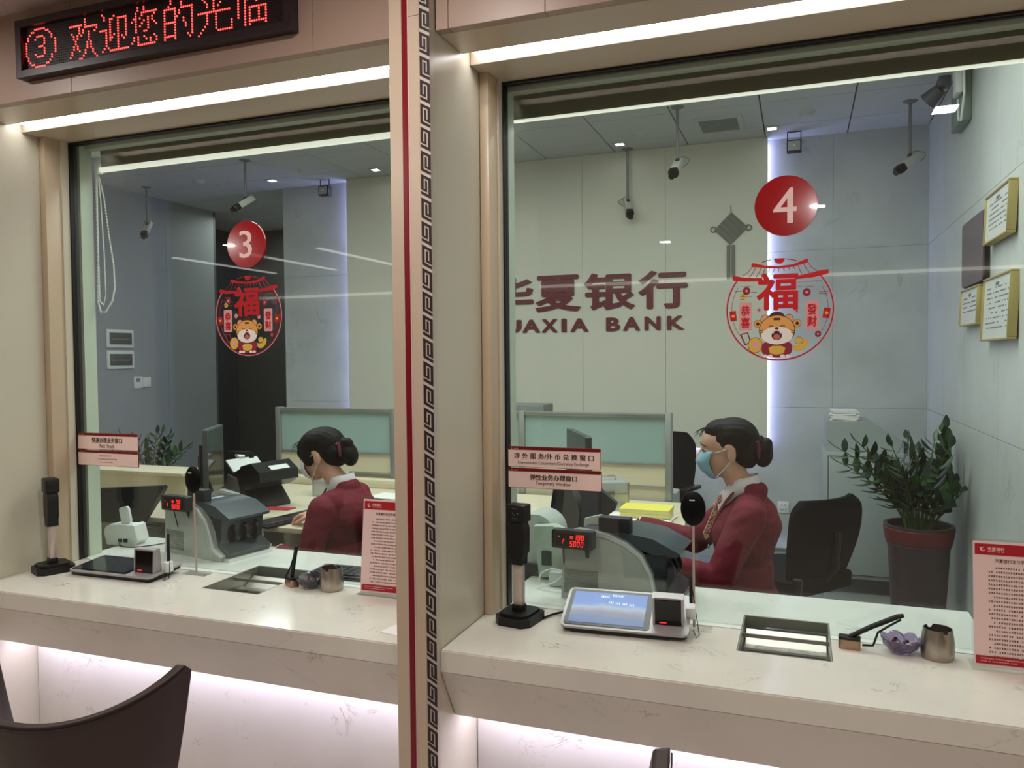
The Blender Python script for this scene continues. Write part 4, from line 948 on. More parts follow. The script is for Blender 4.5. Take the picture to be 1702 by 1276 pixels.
# banknote counters
def seg_digits(mb, s, x0, z0, h, y, slant=.12):
    SEG = {'0': 'abcdef', '1': 'bc', '5': 'afgcd', '9': 'abcfgd', '3': 'abgcd', ' ': ''}
    w = h*.46; t = h*.075
    for i, c in enumerate(s):
        X = x0+i*h*.74
        for q in SEG[c]:
            a, b, u, v = {'a': (0, w, h-t, h), 'b': (w-t, w, h/2, h), 'c': (w-t, w, 0, h/2), 'd': (0, w, 0, t), 'e': (0, t, 0, h/2), 'f': (0, t, h/2, h), 'g': (0, w, h/2-t/2, h/2+t/2)}[q]
            mb.prism([(X+a+slant*u, z0+u), (X+b+slant*u, z0+u), (X+b+slant*v, z0+v), (X+a+slant*v, z0+v)], y-.0006, y, 'y')
LEDR = M('led_digit_red', (255, 40, 40), .5, emit=2.4, ecol=(255, 36, 40))
def note_counter(loc, rz, k, label, dl, top, bottom, aux, dloc, drz):
    t = T('banknote_counter', label, 'machine', loc, rz, 'banknote counters behind the glass')
    WM = M('machine_pale', (176, 184, 176), .4); EDG = M('machine_edge_silver', (206, 212, 208), .3)
    prof = [(-.155, 0), (-.15, .20), (-.10, .215), (-.01, .205), (.045, .185), (.095, .15), (.122, .10), (.134, .045), (.18, .02), (.17, 0)]
    big = [(x*k, z*k) for x, z in prof]
    for y in (-.115, .095): O('side_cheek', MB().prism(big, y*k, (y+.02)*k, 'y'), WM, t)
    # silver edge band following the cheek
    path = [big[i] for i in (2, 3, 4, 5, 6, 7, 8)]
    for y in (-.1155, .095): O('edge_band', MB().prism(path+[(x*.985-.006, z*.955-.003) for x, z in path[::-1]], (y-.0022)*k, (y+.021)*k, 'y'), EDG, t)
    O('core', MB().prism([(x*k*.96-.002, z*k*.96) for x, z in [(-.14, 0.006), (-.14, .19), (-.02, .195), (.03, .17), (.06, .12), (.07, .02)]], -.094*k, .094*k, 'y'), DGREY, t)
    # hopper and dark smoked front
    O('hopper', MB().prism([(-.03*k, .2*k), (.03*k, .208*k), (.12*k, .196*k), (.20*k, .158*k), (.19*k, .146*k), (.12*k, .15*k), (.05*k, .17*k)], -.094*k, .094*k, 'y'), M('hopper_slate', (64, 76, 82), .3), t)
    hb = O('guide_bar', B(.0*k, .03*k, -.03*k, .03*k, .203*k, .207*k, m=RY(.06, (.01, 0, .205*k))), M('label_pale_blue', (170, 190, 210), .4), t, label='pale blue adhesive label')
    O('front_cover', MB().prism([(.086*k, .148*k), (.16*k, .152*k), (.15*k, .06*k), (.20*k, .03*k), (.19*k, .012*k), (.12*k, .012*k), (.11*k, .1*k)], -.094*k, .094*k, 'y'), M('cover_dark', (40, 50, 54), .18), t)
    for yy in (-.05, .0, .05): O('stacker_wheel', MB().cyl((.135*k, yy*k, .09*k), (.135*k, (yy+.012)*k, .09*k), .042*k, seg=24), BLACK, t)
    O('front_lip', MB().prism([(.118*k, 0), (.205*k, 0), (.20*k, .011*k), (.12*k, .011*k)], -.1*k, .1*k, 'y'), EDG, t)
    gr = MB(); 
    for i in range(12): gr.box(-.145*k, -.04*k, -.1168*k, -.1152*k, (.018+.0062*i)*k, (.0213+.0062*i)*k)
    O('vent_grille', gr, M('grille_grey', (120, 128, 120), .5), t)
    O('control_box', B(-.045*k, .052*k, -.092*k, -.055*k, .196*k, .250*k, .004), M('control_black', (36, 38, 42), .45), t, label='black folding customer panel')
    # external display on its own stalk
    u = T('digit_display', dl, 'display', dloc, drz, 'red digit displays of the banknote counters')
    O('housing', MB().prism(rrect(-.066, .066, -.028, .028, .006), 0, .03, 'y').prism([(x*.9, z*.9) for x, z in rrect(-.066, .066, -.028, .028, .006)], -.002, -.0001, 'y'), M('display_case', (44, 46, 50), .4), u)
    O('window', MB().prism(rrect(-.052, .052, -.02, .02, .002), -.0036, -.0021, 'y'), BLACKG, u)
    mb = MB()
    seg_digits(mb, top, .045-.0118*len(top)-.002, .0015, .0155, -.0037); seg_digits(mb, bottom, .045-.0118*len(bottom)-.004, -.0185, .0155, -.0037)
    seg_digits(mb, aux, -.006, .0035, .0085, -.0037); seg_digits(mb, '1', -.036, -.013, .013, -.0037, .3)
    mb.box(-.042, -.0395, -.0043, -.0037, .008, .0105); mb.box(-.026, -.0235, -.0043, -.0037, .0, .0025)
    O('lit_digits', mb, LEDR, u, label='glowing red digits')
    O('stalk', MB().tube([(.03, .030, -.02), (.035, .038, -.06), (.035, .038, loc[2]-dloc[2]+.19*k)], .006, 8), BLACK, u)
    O('lead', MB().tube([(-.04, .03, -.02), (-.045, .05, -.08), (-.05, .07, -.15), (-.02, .09, -.2)], .0022, 6), BLACK, u)
    return t
c4 = W(956, 893, y=2.30); c3 = W(295, 835, y=2.33)
note_counter((-.535, 2.43, ZC+.0012), math.radians(-3), 1.03, 'pale banknote counter behind the lit terminal in window 4', 'red-lit display reading 50, 100 and 5000 in window 4', '100', '5000', '50', (c4.x, 2.265, c4.z), math.radians(-4))
note_counter((-2.165, 2.47, ZC+.0012), math.radians(-12), 1.02, 'pale banknote counter with dark front behind glass in window 3', 'red digits 90 and 9000 glowing on a black case in window 3', '90', '9000', '90', (c3.x, 2.31, c3.z), math.radians(-6))
# rounded banding machine left of the right counter
t = T('banding_machine', 'pale round-shouldered binding machine behind the camera post of window 4', 'machine', (-.80, 2.62, .70), 0)
O('hump', MB().prism([(-.13, .12)]+[(-.06+.075*math.cos(math.radians(a)), .215+.075*math.sin(math.radians(a))) for a in range(180, -1, -15)]+[(.03, .12)], -.08, .06, 'y'), LGREY, t)
O('front_body', MB().prism([(-.03, .09), (-.05, .26), (.02, .265), (.085, .235), (.10, .20), (.10, .13), (.05, .09)], -.13, -.0805, 'y'), M('machine_mint', (178, 192, 180), .4), t)
O('socket_panel', B(-.02, .015, -.134, -.1302, .13, .18, .002), M('socket_dark', (46, 62, 60), .4), t)
O('base_box', B(-.12, .06, -.1, .05, .0805, .1195), DGREY, t); O('foot', B(-.11, .05, -.05, .04, .0, .08), DGREY, t); O('lower_stand', B(-.11, .05, -.04, .04, -.7, -.0005), DGREY, t)
gm = MB()
for k in range(6): gm.box(.055, .095, -.1335, -.1302, .135+.012*k, .139+.012*k)
O('grille', gm, MGRYP, t)
tag(O('white_adapter', MB().box(-.775, -.72, 2.42, 2.47, ZC+.0015, ZC+.05, .006), M('adapter_clear', (196, 204, 200), .3)), 'small pale plastic box with leads behind the glass beside the banknote counter of window 4', 'adapter')
cable('white_lead', [(-.80, 2.40, .79), (-.79, 2.39, .83), (-.75, 2.385, .85), (-.715, 2.385, .84), (-.74, 2.38, .81), (-.80, 2.38, .784)], .002, WHITEP, 'white lead looped beside the pale adapter box in window 4')
# scanner of window 3
t = T('document_scanner', 'dark sheet-fed scanner with raised white paper tray beside the clerk of window 3', 'scanner', (-2.70, 3.42, .751), math.radians(-14))
O('body', MB().prism([(-.14, 0), (-.16, .10), (-.13, .17), (-.02, .215), (.02, .20), (.0, .10), (.07, .02), (.07, 0)], -.10, .14, 'y'), M('scanner_dark', (44, 46, 48), .4), t)
O('lid', MB().prism([(-.045, .19), (-.02, .225), (.06, .245), (.13, .20), (.135, .15), (.06, .11), (.0, .12)], -.105, .145, 'y'), M('scanner_lid', (36, 38, 40), .3), t)
O('side_shield', MB().prism([(-.165, .09), (-.13, .175), (-.06, .16), (-.03, .09), (-.07, .0), (-.14, .0)], -.106, -.1005, 'y'), MGRYP, t)
ty = O('paper_tray', MB().prism([(-.20, .235), (-.12, .165), (-.115, .172), (-.194, .243)], -.07, .13, 'y'), WHITEP, t)
O('tray_extension', B(-.232, -.196, .01, .05, .236, .258, .002, m=RY(.6, (-.2, 0, .24))), WHITEP, ty)
O('tray_slot', MB().prism([(-.165, .2098), (-.145, .1923), (-.1445, .1932), (-.1645, .2106)], -.04, .02, 'y').prism([(-.165, .2098), (-.145, .1923), (-.1445, .1932), (-.1645, .2106)], .045, .1, 'y'), BLACK, ty)
O('button_strip', B(.09, .125, -.02, .1, .215, .22, m=RY(.55, (.1, 0, .22))), WHITEP, t)
# router and white handset dock
rp = W(206, 905, z=ZC)
t = T('white_router', 'white rounded router box with sockets behind the glass of window 3', 'router', (rp.x, rp.y+.02, ZC+.0012), math.radians(8))
O('body', MB().prism([(-.075, .0), (.055, .0), (.07, .02), (.055, .075), (.04, .082), (-.06, .082), (-.08, .07), (-.088, .05)], -.03, .03, 'y'), WHITEP, t)
O('end_cover', MB().prism([(.052, .002), (.073, .02), (.058, .08), (.045, .086)], -.035, .035, 'y'), WHITEP, t)
for x in (-.02, .005): O('socket', B(x, x+.018, -.033, -.0301, .012, .026), DGREY, t)
O('antenna_pad', MB().prism(rrect(-.022, .022, 0, .07, .012), -.006, .006, 'y').xf(Matrix.Translation((.0, 0, .0822))@Matrix.Rotation(-.2, 4, 'Y')), WHITEP, t)
cable('router_lead', [(rp.x-.0, rp.y-.022, .79), (rp.x+.03, rp.y-.036, .784), (rp.x+.1, rp.y-.02, .784), (rp.x+.17, rp.y+.08, .79), (rp.x+.19, rp.y+.12, .84)], .0022, BLACK, 'black lead running right from the white router')
# keyboards
def keyboard(loc, rz, label):
    t = T('keyboard', label, 'keyboard', loc, rz, 'black keyboards')
    O('tray', B(-.2, .2, -.065, .065, 0, .014, .004), BLACK, t)
    for i in range(14):
        for j in range(4): O('key', B(-.19+.0275*i, -.1665+.0275*i, -.055+.028*j, -.031+.028*j, .0142, .019), DGREY, t)
keyboard((-1.40, 2.33, ZC+.0012), .05, 'black keyboard lying behind the left steel cup, by the notice')
keyboard((-2.33, 3.17, .7508), math.radians(80), 'black keyboard under the hand of the clerk in window 3')
# cabinet with sloping upper part and papers
t = T('steel_cabinet', 'tall light grey steel cabinet against the back wall left of the plant', 'cabinet', (.37, 5.6, 0))
CB = M('cabinet_grey', (160, 169, 168), .4)
O('carcass', B(.13, .625, 5.36, 5.85, .11, .912, .004), CB, t, True); O('upper_section', MB().prism([(.15, .9125), (.15, 1.105), (.405, 1.105), (.60, .975), (.60, .9125)], 5.40, 5.85, 'y'), CB, t, True)
d_ = O('door', B(.165, .595, 5.345, 5.359, .14, .885, .004), CB, t, True)
O('door_gasket', MB().cells([.160, .165, .595, .600], [.135, .14, .885, .89], {(1, 1)}, 5.3575, 5.3598, 'y'), DGREY, t, True)
O('pull', MB().box(.205, .25, 5.335, 5.3445, .46, .475).box(.222, .232, 5.335, 5.3445, .36, .46), ALU, d_, True)
O('dark_slot', MB().prism([(.602, .80), (.626, .80), (.626, .975), (.602, .985)], 5.40, 5.5, 'y'), DGREY, t, True)
for x, y in ((.17, 5.42), (.58, 5.42), (.17, 5.8), (.58, 5.8)): O('caster', MB().cyl((x-.012, y, .03), (x+.012, y, .03), .03).box(x-.015, x+.015, y-.01, y+.01, .05, .1095), DGREY, t, True)
paper_stack((.265, 5.6, 1.106), 0, .16, .22, 9, 'stack of white papers on top of the grey steel cabinet', jit=.006, th=.007)
# low cabinet behind the dark chair
t = T('side_unit', 'pale grey-blue low unit between the clerk and the dark chair', 'cabinet', (-.03, 4.8, 0))
O('body', B(-.18, .12, 4.65, 5.0, 0, .43, .006), M('unit_blue_grey', (160, 178, 180), .4), t, True); O('top_edge', B(-.19, .13, 4.64, 5.01, .431, .445, .003), ALU, t, True)
# office chairs
def office_chair(loc, rz, label, lean=0, hb=.42, wide=.22, arms=False):
    t = T('office_chair', label, 'chair', loc, rz, 'office chairs of the clerks')
    CH = M('chair_navy', (9, 14, 22), .85, spec=.2)
    mb = MB(); n, m_ = 14, 14; G = []
    for s_ in (0, 1):
        R_ = []
        for j in range(m_+1):
            v = j/m_; z = .50+hb*v; hw = wide*(.80+.28*math.sin(PI*min(1, v*.62+.1)))*(1-.5*max(0, v-.82)**2/.0324*.5)
            R_.append([mb.bm.verts.new(((-1+2*i/n)*hw, -.20-.10*math.sin(v*2.2-.3)*.4-lean*v+.05*((-1+2*i/n)**2)-(.022 if s_ else 0), z)) for i in range(n+1)])
        G.append(R_)
    f = []
    for s_ in (0, 1):
        for j in range(m_):
            for i in range(n): f.append(mb.bm.faces.new((G[s_][j][i], G[s_][j][i+1], G[s_][j+1][i+1], G[s_][j+1][i])))
    for j in range(m_):
        for i in (0, n): f.append(mb.bm.faces.new((G[0][j][i], G[0][j+1][i], G[1][j+1][i], G[1][j][i])))
    for i in range(n):
        for j in (0, m_): f.append(mb.bm.faces.new((G[0][j][i], G[0][j][i+1], G[1][j][i+1], G[1][j][i])))
    bmesh.ops.recalc_face_normals(mb.bm, faces=f)
    O('backrest', mb, CH, t, ang=50)
    O('spine', MB().tube([(0, -.26, .72), (0, -.25, .55), (0, -.16, .44), (0, 0, .42)], .018, 8), BLACK, t)
    O('seat', MB().prism(rrect(-.23, .23, -.21, .24, .08), .43, .49, 'z'), CH, t)
    O('gas_lift', MB().cyl((0, 0, .08), (0, 0, .43), .025), BLACK, t)
    for k in range(5):
        a = k*2*PI/5+.3; l = O('leg', MB().tube([(0, 0, .10), (.13*math.cos(a), .13*math.sin(a), .085), (.27*math.cos(a), .27*math.sin(a), .06)], [.022, .018, .012], 8), BLACK, t)
        O('wheel', MB().cyl((.27*math.cos(a)-.012*math.sin(a), .27*math.sin(a)+.012*math.cos(a), .028), (.27*math.cos(a)+.012*math.sin(a), .27*math.sin(a)-.012*math.cos(a), .028), .027), DGREY, l)
    if arms:
        for sx in (-1, 1): O('armrest', MB().tube([(sx*.23, .05, .46), (sx*.27, .05, .6), (sx*.27, .03, .655)], .014, 8).box(sx*.27-.03, sx*.27+.03, -.1, .14, .655, .68, .01), BLACK, t)
    return t
office_chair((-.045, 4.02, 0), math.radians(52), 'empty dark navy office chair with curved back right of the clerk', hb=.37, wide=.235)
office_chair((-.93, 5.25, 0), math.radians(165), 'far black mesh office chair just right of the partition', hb=.51, wide=.2, arms=True)
office_chair((-.27, 2.98, 0), math.radians(90), 'dark chair under the clerk of window 4', hb=.10, wide=.2)
office_chair((-1.86, 2.95, 0), math.radians(86), 'black chair whose back shows behind the clerk of window 3', hb=.26, wide=.22)
t = T('grey_device', 'light grey desk device beside the far black office chair', 'machine', (-.76, 4.42, 0))
O('body', MB().prism([(-.03, .62), (.10, .62), (.10, .76), (.02, .77), (-.0, .93), (-.03, .93)], 0, .15, 'y'), LGREY, t); O('plinth', B(-.04, .12, .0, .16, 0, .619), LGREY, t)

# ------------------------------------------------------------------ on the walls and ceiling of the teller room
def hung_camera(top, bot, label, yaw, flip=1, pitch=.75, size=1.0):
    t = T('hanging_camera', label, 'camera', (top.x, top.y, CEZ), 0, 'security cameras hung from the ceiling')
    L_ = CEZ-bot.z
    O('ceiling_plate', MB().lathe([(0, -.012), (.03, -.01), (.045, 0), (0, 0)], (0, 0, 0), 24), MGRYP, t)
    O('pole', MB().cyl((0, 0, -.01), (0, 0, -L_+.055), .0095, seg=12), M('pole_grey', (130, 132, 132), .5), t)
    O('joint', MB().ell((0, 0, -L_+.05), (.016, .016, .016), 12), DGREY, t)
    m = Matrix.Translation((0, 0, -L_+.02))@Matrix.Rotation(yaw, 4, 'Z')@Matrix.Rotation(pitch, 4, 'X')
    s_ = size
    b = O('camera_body', MB().box(-.026*s_, .026*s_, -.06*s_, .075*s_, -.024*s_, .024*s_, .006).xf(m), M('camera_white', (196, 196, 184), .4), t)
    O('camera_hood', MB().box(-.028*s_, .028*s_, -.115*s_, -.061*s_, -.027*s_, .026*s_, .01).xf(m), BLACK, b)
    O('lens_ring', MB().cyl((0, -.1155*s_, 0), (0, -.135*s_, 0), .018*s_, .02*s_).xf(m), BLACK, b)
    pts = [Vector((0, 0, .05)), Vector((.03*flip, .02, .055)), Vector((.06*flip, .06, .04)), Vector((.03*flip, .085, .02)), Vector((0, .078, 0))]
    O('camera_cable', MB().tube([Matrix.Translation((0, 0, -L_+.02))@Matrix.Rotation(yaw, 4, 'Z')@p for p in pts], .003, 6), MGRYP, t)
hung_camera(W(1043, 247, z=CEZ), W(1046, 345, y=5.935), 'camera on a pole right of window 4\'s left edge, pointing down right', .5, -1, .95)
hung_camera(W(1126, 178, z=CEZ), W(1123, 280, y=5.076), 'camera facing the viewer on the pole just left of the air vent', -.25, 1, .75)
hung_camera(W(1513, 168, z=CEZ), W(1518, 272, y=5.502), 'camera with white back on the pole nearest the right wall', -.95, 1, .65)
hung_camera(W(407, 266, z=CEZ), W(408, 340, y=5.122), 'white camera on the pole directly above the 3 disc', -.6, 1, .6)
hung_camera(W(243, 311, z=CEZ), W(240, 382, y=5.574), 'dark camera on the pole near the bead chain in window 3', .35, -1, .9)
def floodlight(x, z, label):
    t = T('floodlight', label, 'lamp', (x, 5.93, z), 0, 'small wall floodlights under the ceiling')
    O('housing', B(-.05, .05, -.03, .03, -.045, .04, .005), BLACK, t)
    O('reflector', MB().cells([-.04, -.02, .02, .04], [-.035, -.018, .014, .03], set(), -.0325, -.0302, 'y'), M('reflector_grey', (170, 176, 170), .3), t)
    O('lamp_chip', B(-.008, .008, -.0345, -.0326, -.008, .006), WHITEP, t)
    O('bracket', MB().tube([(-.045, .0, .0), (-.045, .0, .1), (.045, .0, .1), (.045, .0, .0)], .005, 6), BLACK, t)
f1 = W(1320, 243, y=5.93); floodlight(f1.x, f1.z, 'small black floodlight under the ceiling above the 4 disc')
f2 = W(540, 317, y=5.93); floodlight(f2.x, f2.z, 'small black floodlight over the lit wall edge in window 3')
# box with cables by the right wall corner
t = T('wall_box', 'pale equipment box with looped cables high on the right wall', 'junction box', (.82, 4.85, 2.9))
O('box', B(-.05, -.001, -.20, .08, -.16, .1, .004), M('box_grey', (120, 134, 124), .5), t)
O('small_box', B(-.08, -.0505, -.25, -.14, -.03, .13, .004), WHITEP, t)
O('camera_head', MB().cyl((-.10, .10, .10), (-.16, .14, .05), .035, .05, 20).box(-.12, -.06, .02, .12, .10, .15, .008), M('head_grey', (96, 100, 108), .4), t)
O('cable_loop', MB().tube([(-.055, -.2, .14), (-.055, -.30, .10), (-.055, -.32, -.06), (-.055, -.24, -.17), (-.055, -.17, -.15), (-.055, -.15, -.04)], .006, 8), WHITEP, t)
# framed certificates on the right wall
def wall_frame(y0, y1, z0, z1, label, dark=False, seed=1):
    t = T('framed_certificate' if not dark else 'dark_board', label, 'picture' if not dark else 'board', (.82, (y0+y1)/2, z0), 0, None if dark else 'gold-framed certificates')
    a, b, h = -(y1-y0)/2, (y1-y0)/2, z1-z0
    if dark:
        O('board', MB().prism(rrect(a, b, 0, h, .02), -.03, -.0005, 'x'), M('board_plum', (92, 76, 76), .3), t); O('edge', MB().prism(rrect(a-.004, b+.004, -.004, h+.004, .022), -.022, -.0008, 'x'), BLACK, t); return
    m = RY(math.radians(2.5), (0, 0, 0)); GD = M('frame_gold', (190, 172, 112), .4, .3)
    fm = MB()
    for q in ((a, b, 0, .009), (a, b, h-.009, h), (a, a+.009, .009, h-.009), (b-.009, b, .009, h-.009)):
        O('moulding', B(-.044, -.008, q[0], q[1], q[2], q[3], .003, m=m), GD, t)
    O('certificate', B(-.036, -.024, a+.0092, b-.0092, .0092, h-.0092, m=m), M('certificate_paper', (206, 208, 202), .4), t)
    mb = MB(); rnd = random.Random(seed); z = h-.055
    mb.box(-.0368, -.0362, -.03, .03, h-.045, h-.03)
    while z > .05:
        for k in range(int((y1-y0-.1)/.022)):
            if rnd.random() > .3: mb.box(-.0368, -.0362, a+.05+.022*k, a+.05+.022*k+.014, z, z+.006)
        z -= .022
    O('print', mb.xf(m), M('certificate_ink', (110, 112, 108), .5), t, kind='stuff')
wall_frame(4.19, 4.70, 1.875, 2.2, 'dark plum board with rounded corners on the right wall', True)
wall_frame(3.69, 4.13, 2.02, 2.24, 'gold-framed certificate hanging highest on the right wall, right of the dark board', seed=2)
wall_frame(4.27, 4.70, 1.67, 1.86, 'small gold-framed certificate directly below the dark board', seed=3)
wall_frame(3.66, 4.17, 1.586, 1.87, 'largest gold-framed certificate at the lower right, with printed heading', seed=4)
# socket
t = T('wall_socket', 'white double socket on the back wall right of the clerk', 'socket', (-.1, 6.095, .70))
s0 = W(1302, 843, y=6.09); t.location = (s0.x, 6.098, s0.z)
O('plate', B(-.04, .04, -.008, 0, -.043, .043, .004), WHITEP, t)
mb = MB()
for x in (-.014, .008): mb.box(x, x+.005, -.0088, -.0081, .012, .022)
for x in (-.018, -.002, .013): mb.box(x, x+.004, -.0088, -.0081, -.022, -.013)
O('slot', mb, DGREY, t)
# distribution boxes and thermostat on the left wall
for i, (z0, z1, lb) in enumerate(((1.655, 1.822, 'upper dark-windowed distribution box on the left wall'), (1.462, 1.628, 'lower dark-windowed distribution box on the left wall'))):
    t = T('distribution_box', lb, 'panel', (-5.87, 5.49, z0), 0, 'distribution boxes on the left wall')
    O('frame', B(.001, .018, -.15, .15, 0, z1-z0, .004), WHITEP, t); O('window', B(.0182, .022, -.125, .125, .03, z1-z0-.03, .002), M('box_window_dark', (66, 72, 72), .25), t)
    O('breaker_row', B(.0222, .0235, -.1, .1, .07, .085), M('breaker_grey', (100, 104, 102), .4), t)
t = T('thermostat', 'small white thermostat pair under the distribution boxes', 'switch', (-5.87, 5.74, 1.33))
O('plate', B(.001, .012, -.10, .0, -.055, .055, .003), WHITEP, t); O('plate', B(.001, .012, .004, .10, -.045, .045, .003), WHITEP, t); O('screen', B(.0122, .0135, -.08, -.03, .005, .04), MGRYP, t)
# bank name on the feature wall
nm = T('bank_lettering', 'maroon bank name in Chinese and Latin capitals on the cream wall', 'lettering', (-1.65, 5.999, 1.72))
for ch, pa, pb in (('华', 806, 887), ('夏', 890, 966), ('银', 971, 1056), ('行', 1061, 1143)):
    a, b = W(pa, 490, y=6).x, W(pb, 490, y=6).x
    O('character', thick(text_bm(ch, a+.008, b-.008, 1.9, 2.18, 5.999, .009, .012), .008, .005), LOGO, nm, True)
q0 = W(1137, 550, y=6.0).x
lx0 = {'A2': W(872, 550, y=6).x}
def letter(ch, pa, pb, z0=1.735, z1=1.835): O('letter', thick(text_bm(ch, W(pa, 545, y=6).x, W(pb, 545, y=6).x, z0, z1, 5.999, .009, .012), .006, .003), LOGO, nm, True)
for ch, pa, pb in (('H', 793, 815), ('U', 836, 866), ('A', 870, 897), ('X', 902, 926), ('I', 935, 941), ('A', 950, 977), ('B', 1009, 1030), ('A', 1037, 1063), ('N', 1073, 1097), ('K', 1110, 1136)): letter(ch, pa, pb)
# lucky knot hanging on the feature wall
kn = T('lucky_knot', 'grey lozenge knot with tassel hanging on the cream wall', 'ornament', (-.49, 5.999, 2.466))
KG = M('knot_grey', (128, 128, 118), .7)
O('knot_body', MB().prism([(0, .115), (.115, 0), (0, -.115), (-.115, 0)], -.012, -.001, 'y'), KG, kn)
for i in range(5):
    O('knot_strand', MB().tube([(-.115+.115*i/4*1.0, -.014, .0+.115*i/4), (.115*i/4, -.014, -.115+.115*i/4)], .006, 6), KG, kn)
for sx in (-1, 1): O('loop', MB().tube([(sx*(.125+.02*math.cos(a)), -.006, .02*math.sin(a)) for a in [k*PI/5 for k in range(11)]], .005, 6), KG, kn)
O('cord', MB().tube([(0, -.004, .115), (0, -.004, .17)], .003, 6), KG, kn)
O('tassel', MB().box(-.03, -.004, -.01, -.002, -.37, -.12, .003).box(.004, .03, -.01, -.002, -.37, -.12, .003), KG, kn)

# ------------------------------------------------------------------ potted plants
def leaf_mesh(l, w):
    b = MB(); n = 5; rows = []
    for i in range(n+1):
        u = i/n; hw = w/2*math.sin(PI*min(.98, u*.93+.06))**.8; z = -.12*l*u*u
        rows.append([b.bm.verts.new((-hw, l*u, z+hw*.3)), b.bm.verts.new((0, l*u, z)), b.bm.verts.new((hw, l*u, z+hw*.3))])
    for a, c in zip(rows, rows[1:]):
        for k in (0, 1): b.bm.faces.new((a[k], a[k+1], c[k+1], c[k]))
    me = bpy.data.meshes.new('leaf'); b.bm.to_mesh(me); b.bm.free()
    for p in me.polygons: p.use_smooth = True
    return me
LEAFS = [M('leaf_dark', (40, 70, 44), .32, var=.2, vscale=20), M('leaf_mid', (58, 96, 52), .32, var=.2, vscale=20), M('leaf_deep', (30, 52, 44), .32, var=.2, vscale=20)]
def zz_plant(loc, label, potr, poth, stems, leaf_l, leaf_w, potmat, seed, reach, nleaf, xlim=None):
    t = T('potted_plant', label, 'plant', loc, 0, 'leafy pot plants'); rnd = random.Random(seed)
    O('pot', MB().lathe([(0, 0), (potr*.72, 0), (potr*.76, .01), (potr*.93, poth*.80), (potr*.98, poth*.83), (potr*.96, poth*.85), (potr*1.06, poth*.98), (potr*1.06, poth), (potr*.95, poth), (potr*.9, poth*.94), (0, poth*.93)], (0, 0, 0), 48), potmat, t)
    O('rim_band', MB().lathe([(potr*.985, poth*.845), (potr*1.0, poth*.85), (potr*1.075, poth*.97), (potr*1.06, poth*.975)], (0, 0, 0), 48), M('pot_red_band', (112, 44, 48), .5, bump=.8, bscale=90), t)
    O('soil', MB().lathe([(0, poth*.945), (potr*.88, poth*.94), (potr*.88, poth*.93)], (0, 0, 0), 32), M('soil', (50, 38, 32), .9), t, kind='stuff')
    mesh = [leaf_mesh(leaf_l*k, leaf_w*k) for k in (1, .85, .7)]
    for me in mesh: me.materials.append(LEAFS[0])
    for s_ in range(stems):
        a = 2*PI*s_/stems+rnd.uniform(-.25, .25); R_ = reach*rnd.uniform(.35, 1); H = rnd.uniform(.55, 1)*stems_h[seed]
        b0 = Vector((potr*.35*math.cos(a), potr*.35*math.sin(a), poth*.93)); pts = []
        for k in range(9):
            u = k/8; p = b0+Vector((math.cos(a), math.sin(a), 0))*R_*u**1.5+Vector((0, 0, H*(u-.18*u*u*(R_/reach)*1.4)))
            if xlim is not None and loc[0]+p.x > xlim: p.x = xlim-loc[0]
            pts.append(p)
        st = O('stem', MB().tube(pts, [.006*(1-.6*k/8) for k in range(9)], 6), M('stem_green', (64, 92, 52), .5), t)
        for i in range(nleaf):
            u = .25+.75*(i+.5)/nleaf; q = u*8; k = min(7, int(q)); P_ = pts[k].lerp(pts[k+1], q-k); d = (pts[k+1]-pts[k]).normalized()
            side = d.cross(Vector((math.sin(a*3), math.cos(a*3), .3))).normalized()*(1 if i % 2 else -1)
            fw = (side*.85+d*.55+Vector((0, 0, .1))).normalized() if i < nleaf-1 else d
            if xlim is not None and loc[0]+P_.x+fw.x*leaf_l > xlim: fw.x = -abs(fw.x)*.5; fw.normalize()
            zz = Vector((0, 0, 1)).cross(fw); zz = zz.normalized() if zz.length > .05 else Vector((1, 0, 0)); nn = zz.cross(fw)*-1
            me = mesh[0 if u < .7 else (1 if u < .9 else 2)]
            lf = bpy.data.objects.new('leaf', me); COL.objects.link(lf); lf.parent = st
            mt = Matrix((zz, fw, fw.cross(zz)*-1)).transposed().to_4x4(); mt.translation = P_; lf.matrix_local = mt
            lf.material_slots[0].link = 'OBJECT'; lf.material_slots[0].material = LEAFS[(i+s_) % 3]
stems_h = {5: .70, 6: .56}
zz_plant((.60, 4.72, 0), 'large dark leafy plant in a tall dark red pot in the right corner', .165, .61, 22, .108, .052, M('pot_dark', (70, 56, 62), .4, var=.15, vscale=14), 5, .38, 13, xlim=.745)
zz_plant((-4.80, 4.75, 0), 'smaller dark leafy plant behind the wall desk in window 3', .15, .56, 11, .10, .045, M('pot_green', (50, 74, 60), .4, var=.15, vscale=14), 6, .30, 11)
# ------------------------------------------------------------------ people
def remeshed(prims, voxel, it=3, fac=.6):
    """one continuous smooth surface grown over overlapping solids"""
    me = bpy.data.meshes.new('tmp'); prims.bm.to_mesh(me); prims.bm.free()
    ob = bpy.data.objects.new('tmp', me); COL.objects.link(ob)
    r = ob.modifiers.new('r', 'REMESH'); r.mode = 'VOXEL'; r.voxel_size = voxel
    sm = ob.modifiers.new('s', 'SMOOTH'); sm.iterations = it; sm.factor = fac
    dg = bpy.context.evaluated_depsgraph_get(); out = bpy.data.meshes.new_from_object(ob.evaluated_get(dg))
    bpy.data.objects.remove(ob); bpy.data.meshes.remove(me)
    for p in out.polygons: p.use_smooth = True
    return out
def limb(mb, pts, rs, seg=18):
    pts = [Vector(p) for p in pts]
    for p, r in zip(pts, rs): mb.ell(p, (r, r, r), 16)
    for i in range(len(pts)-1): mb.cyl(pts[i], pts[i+1], rs[i], rs[i+1], seg)
    return mb
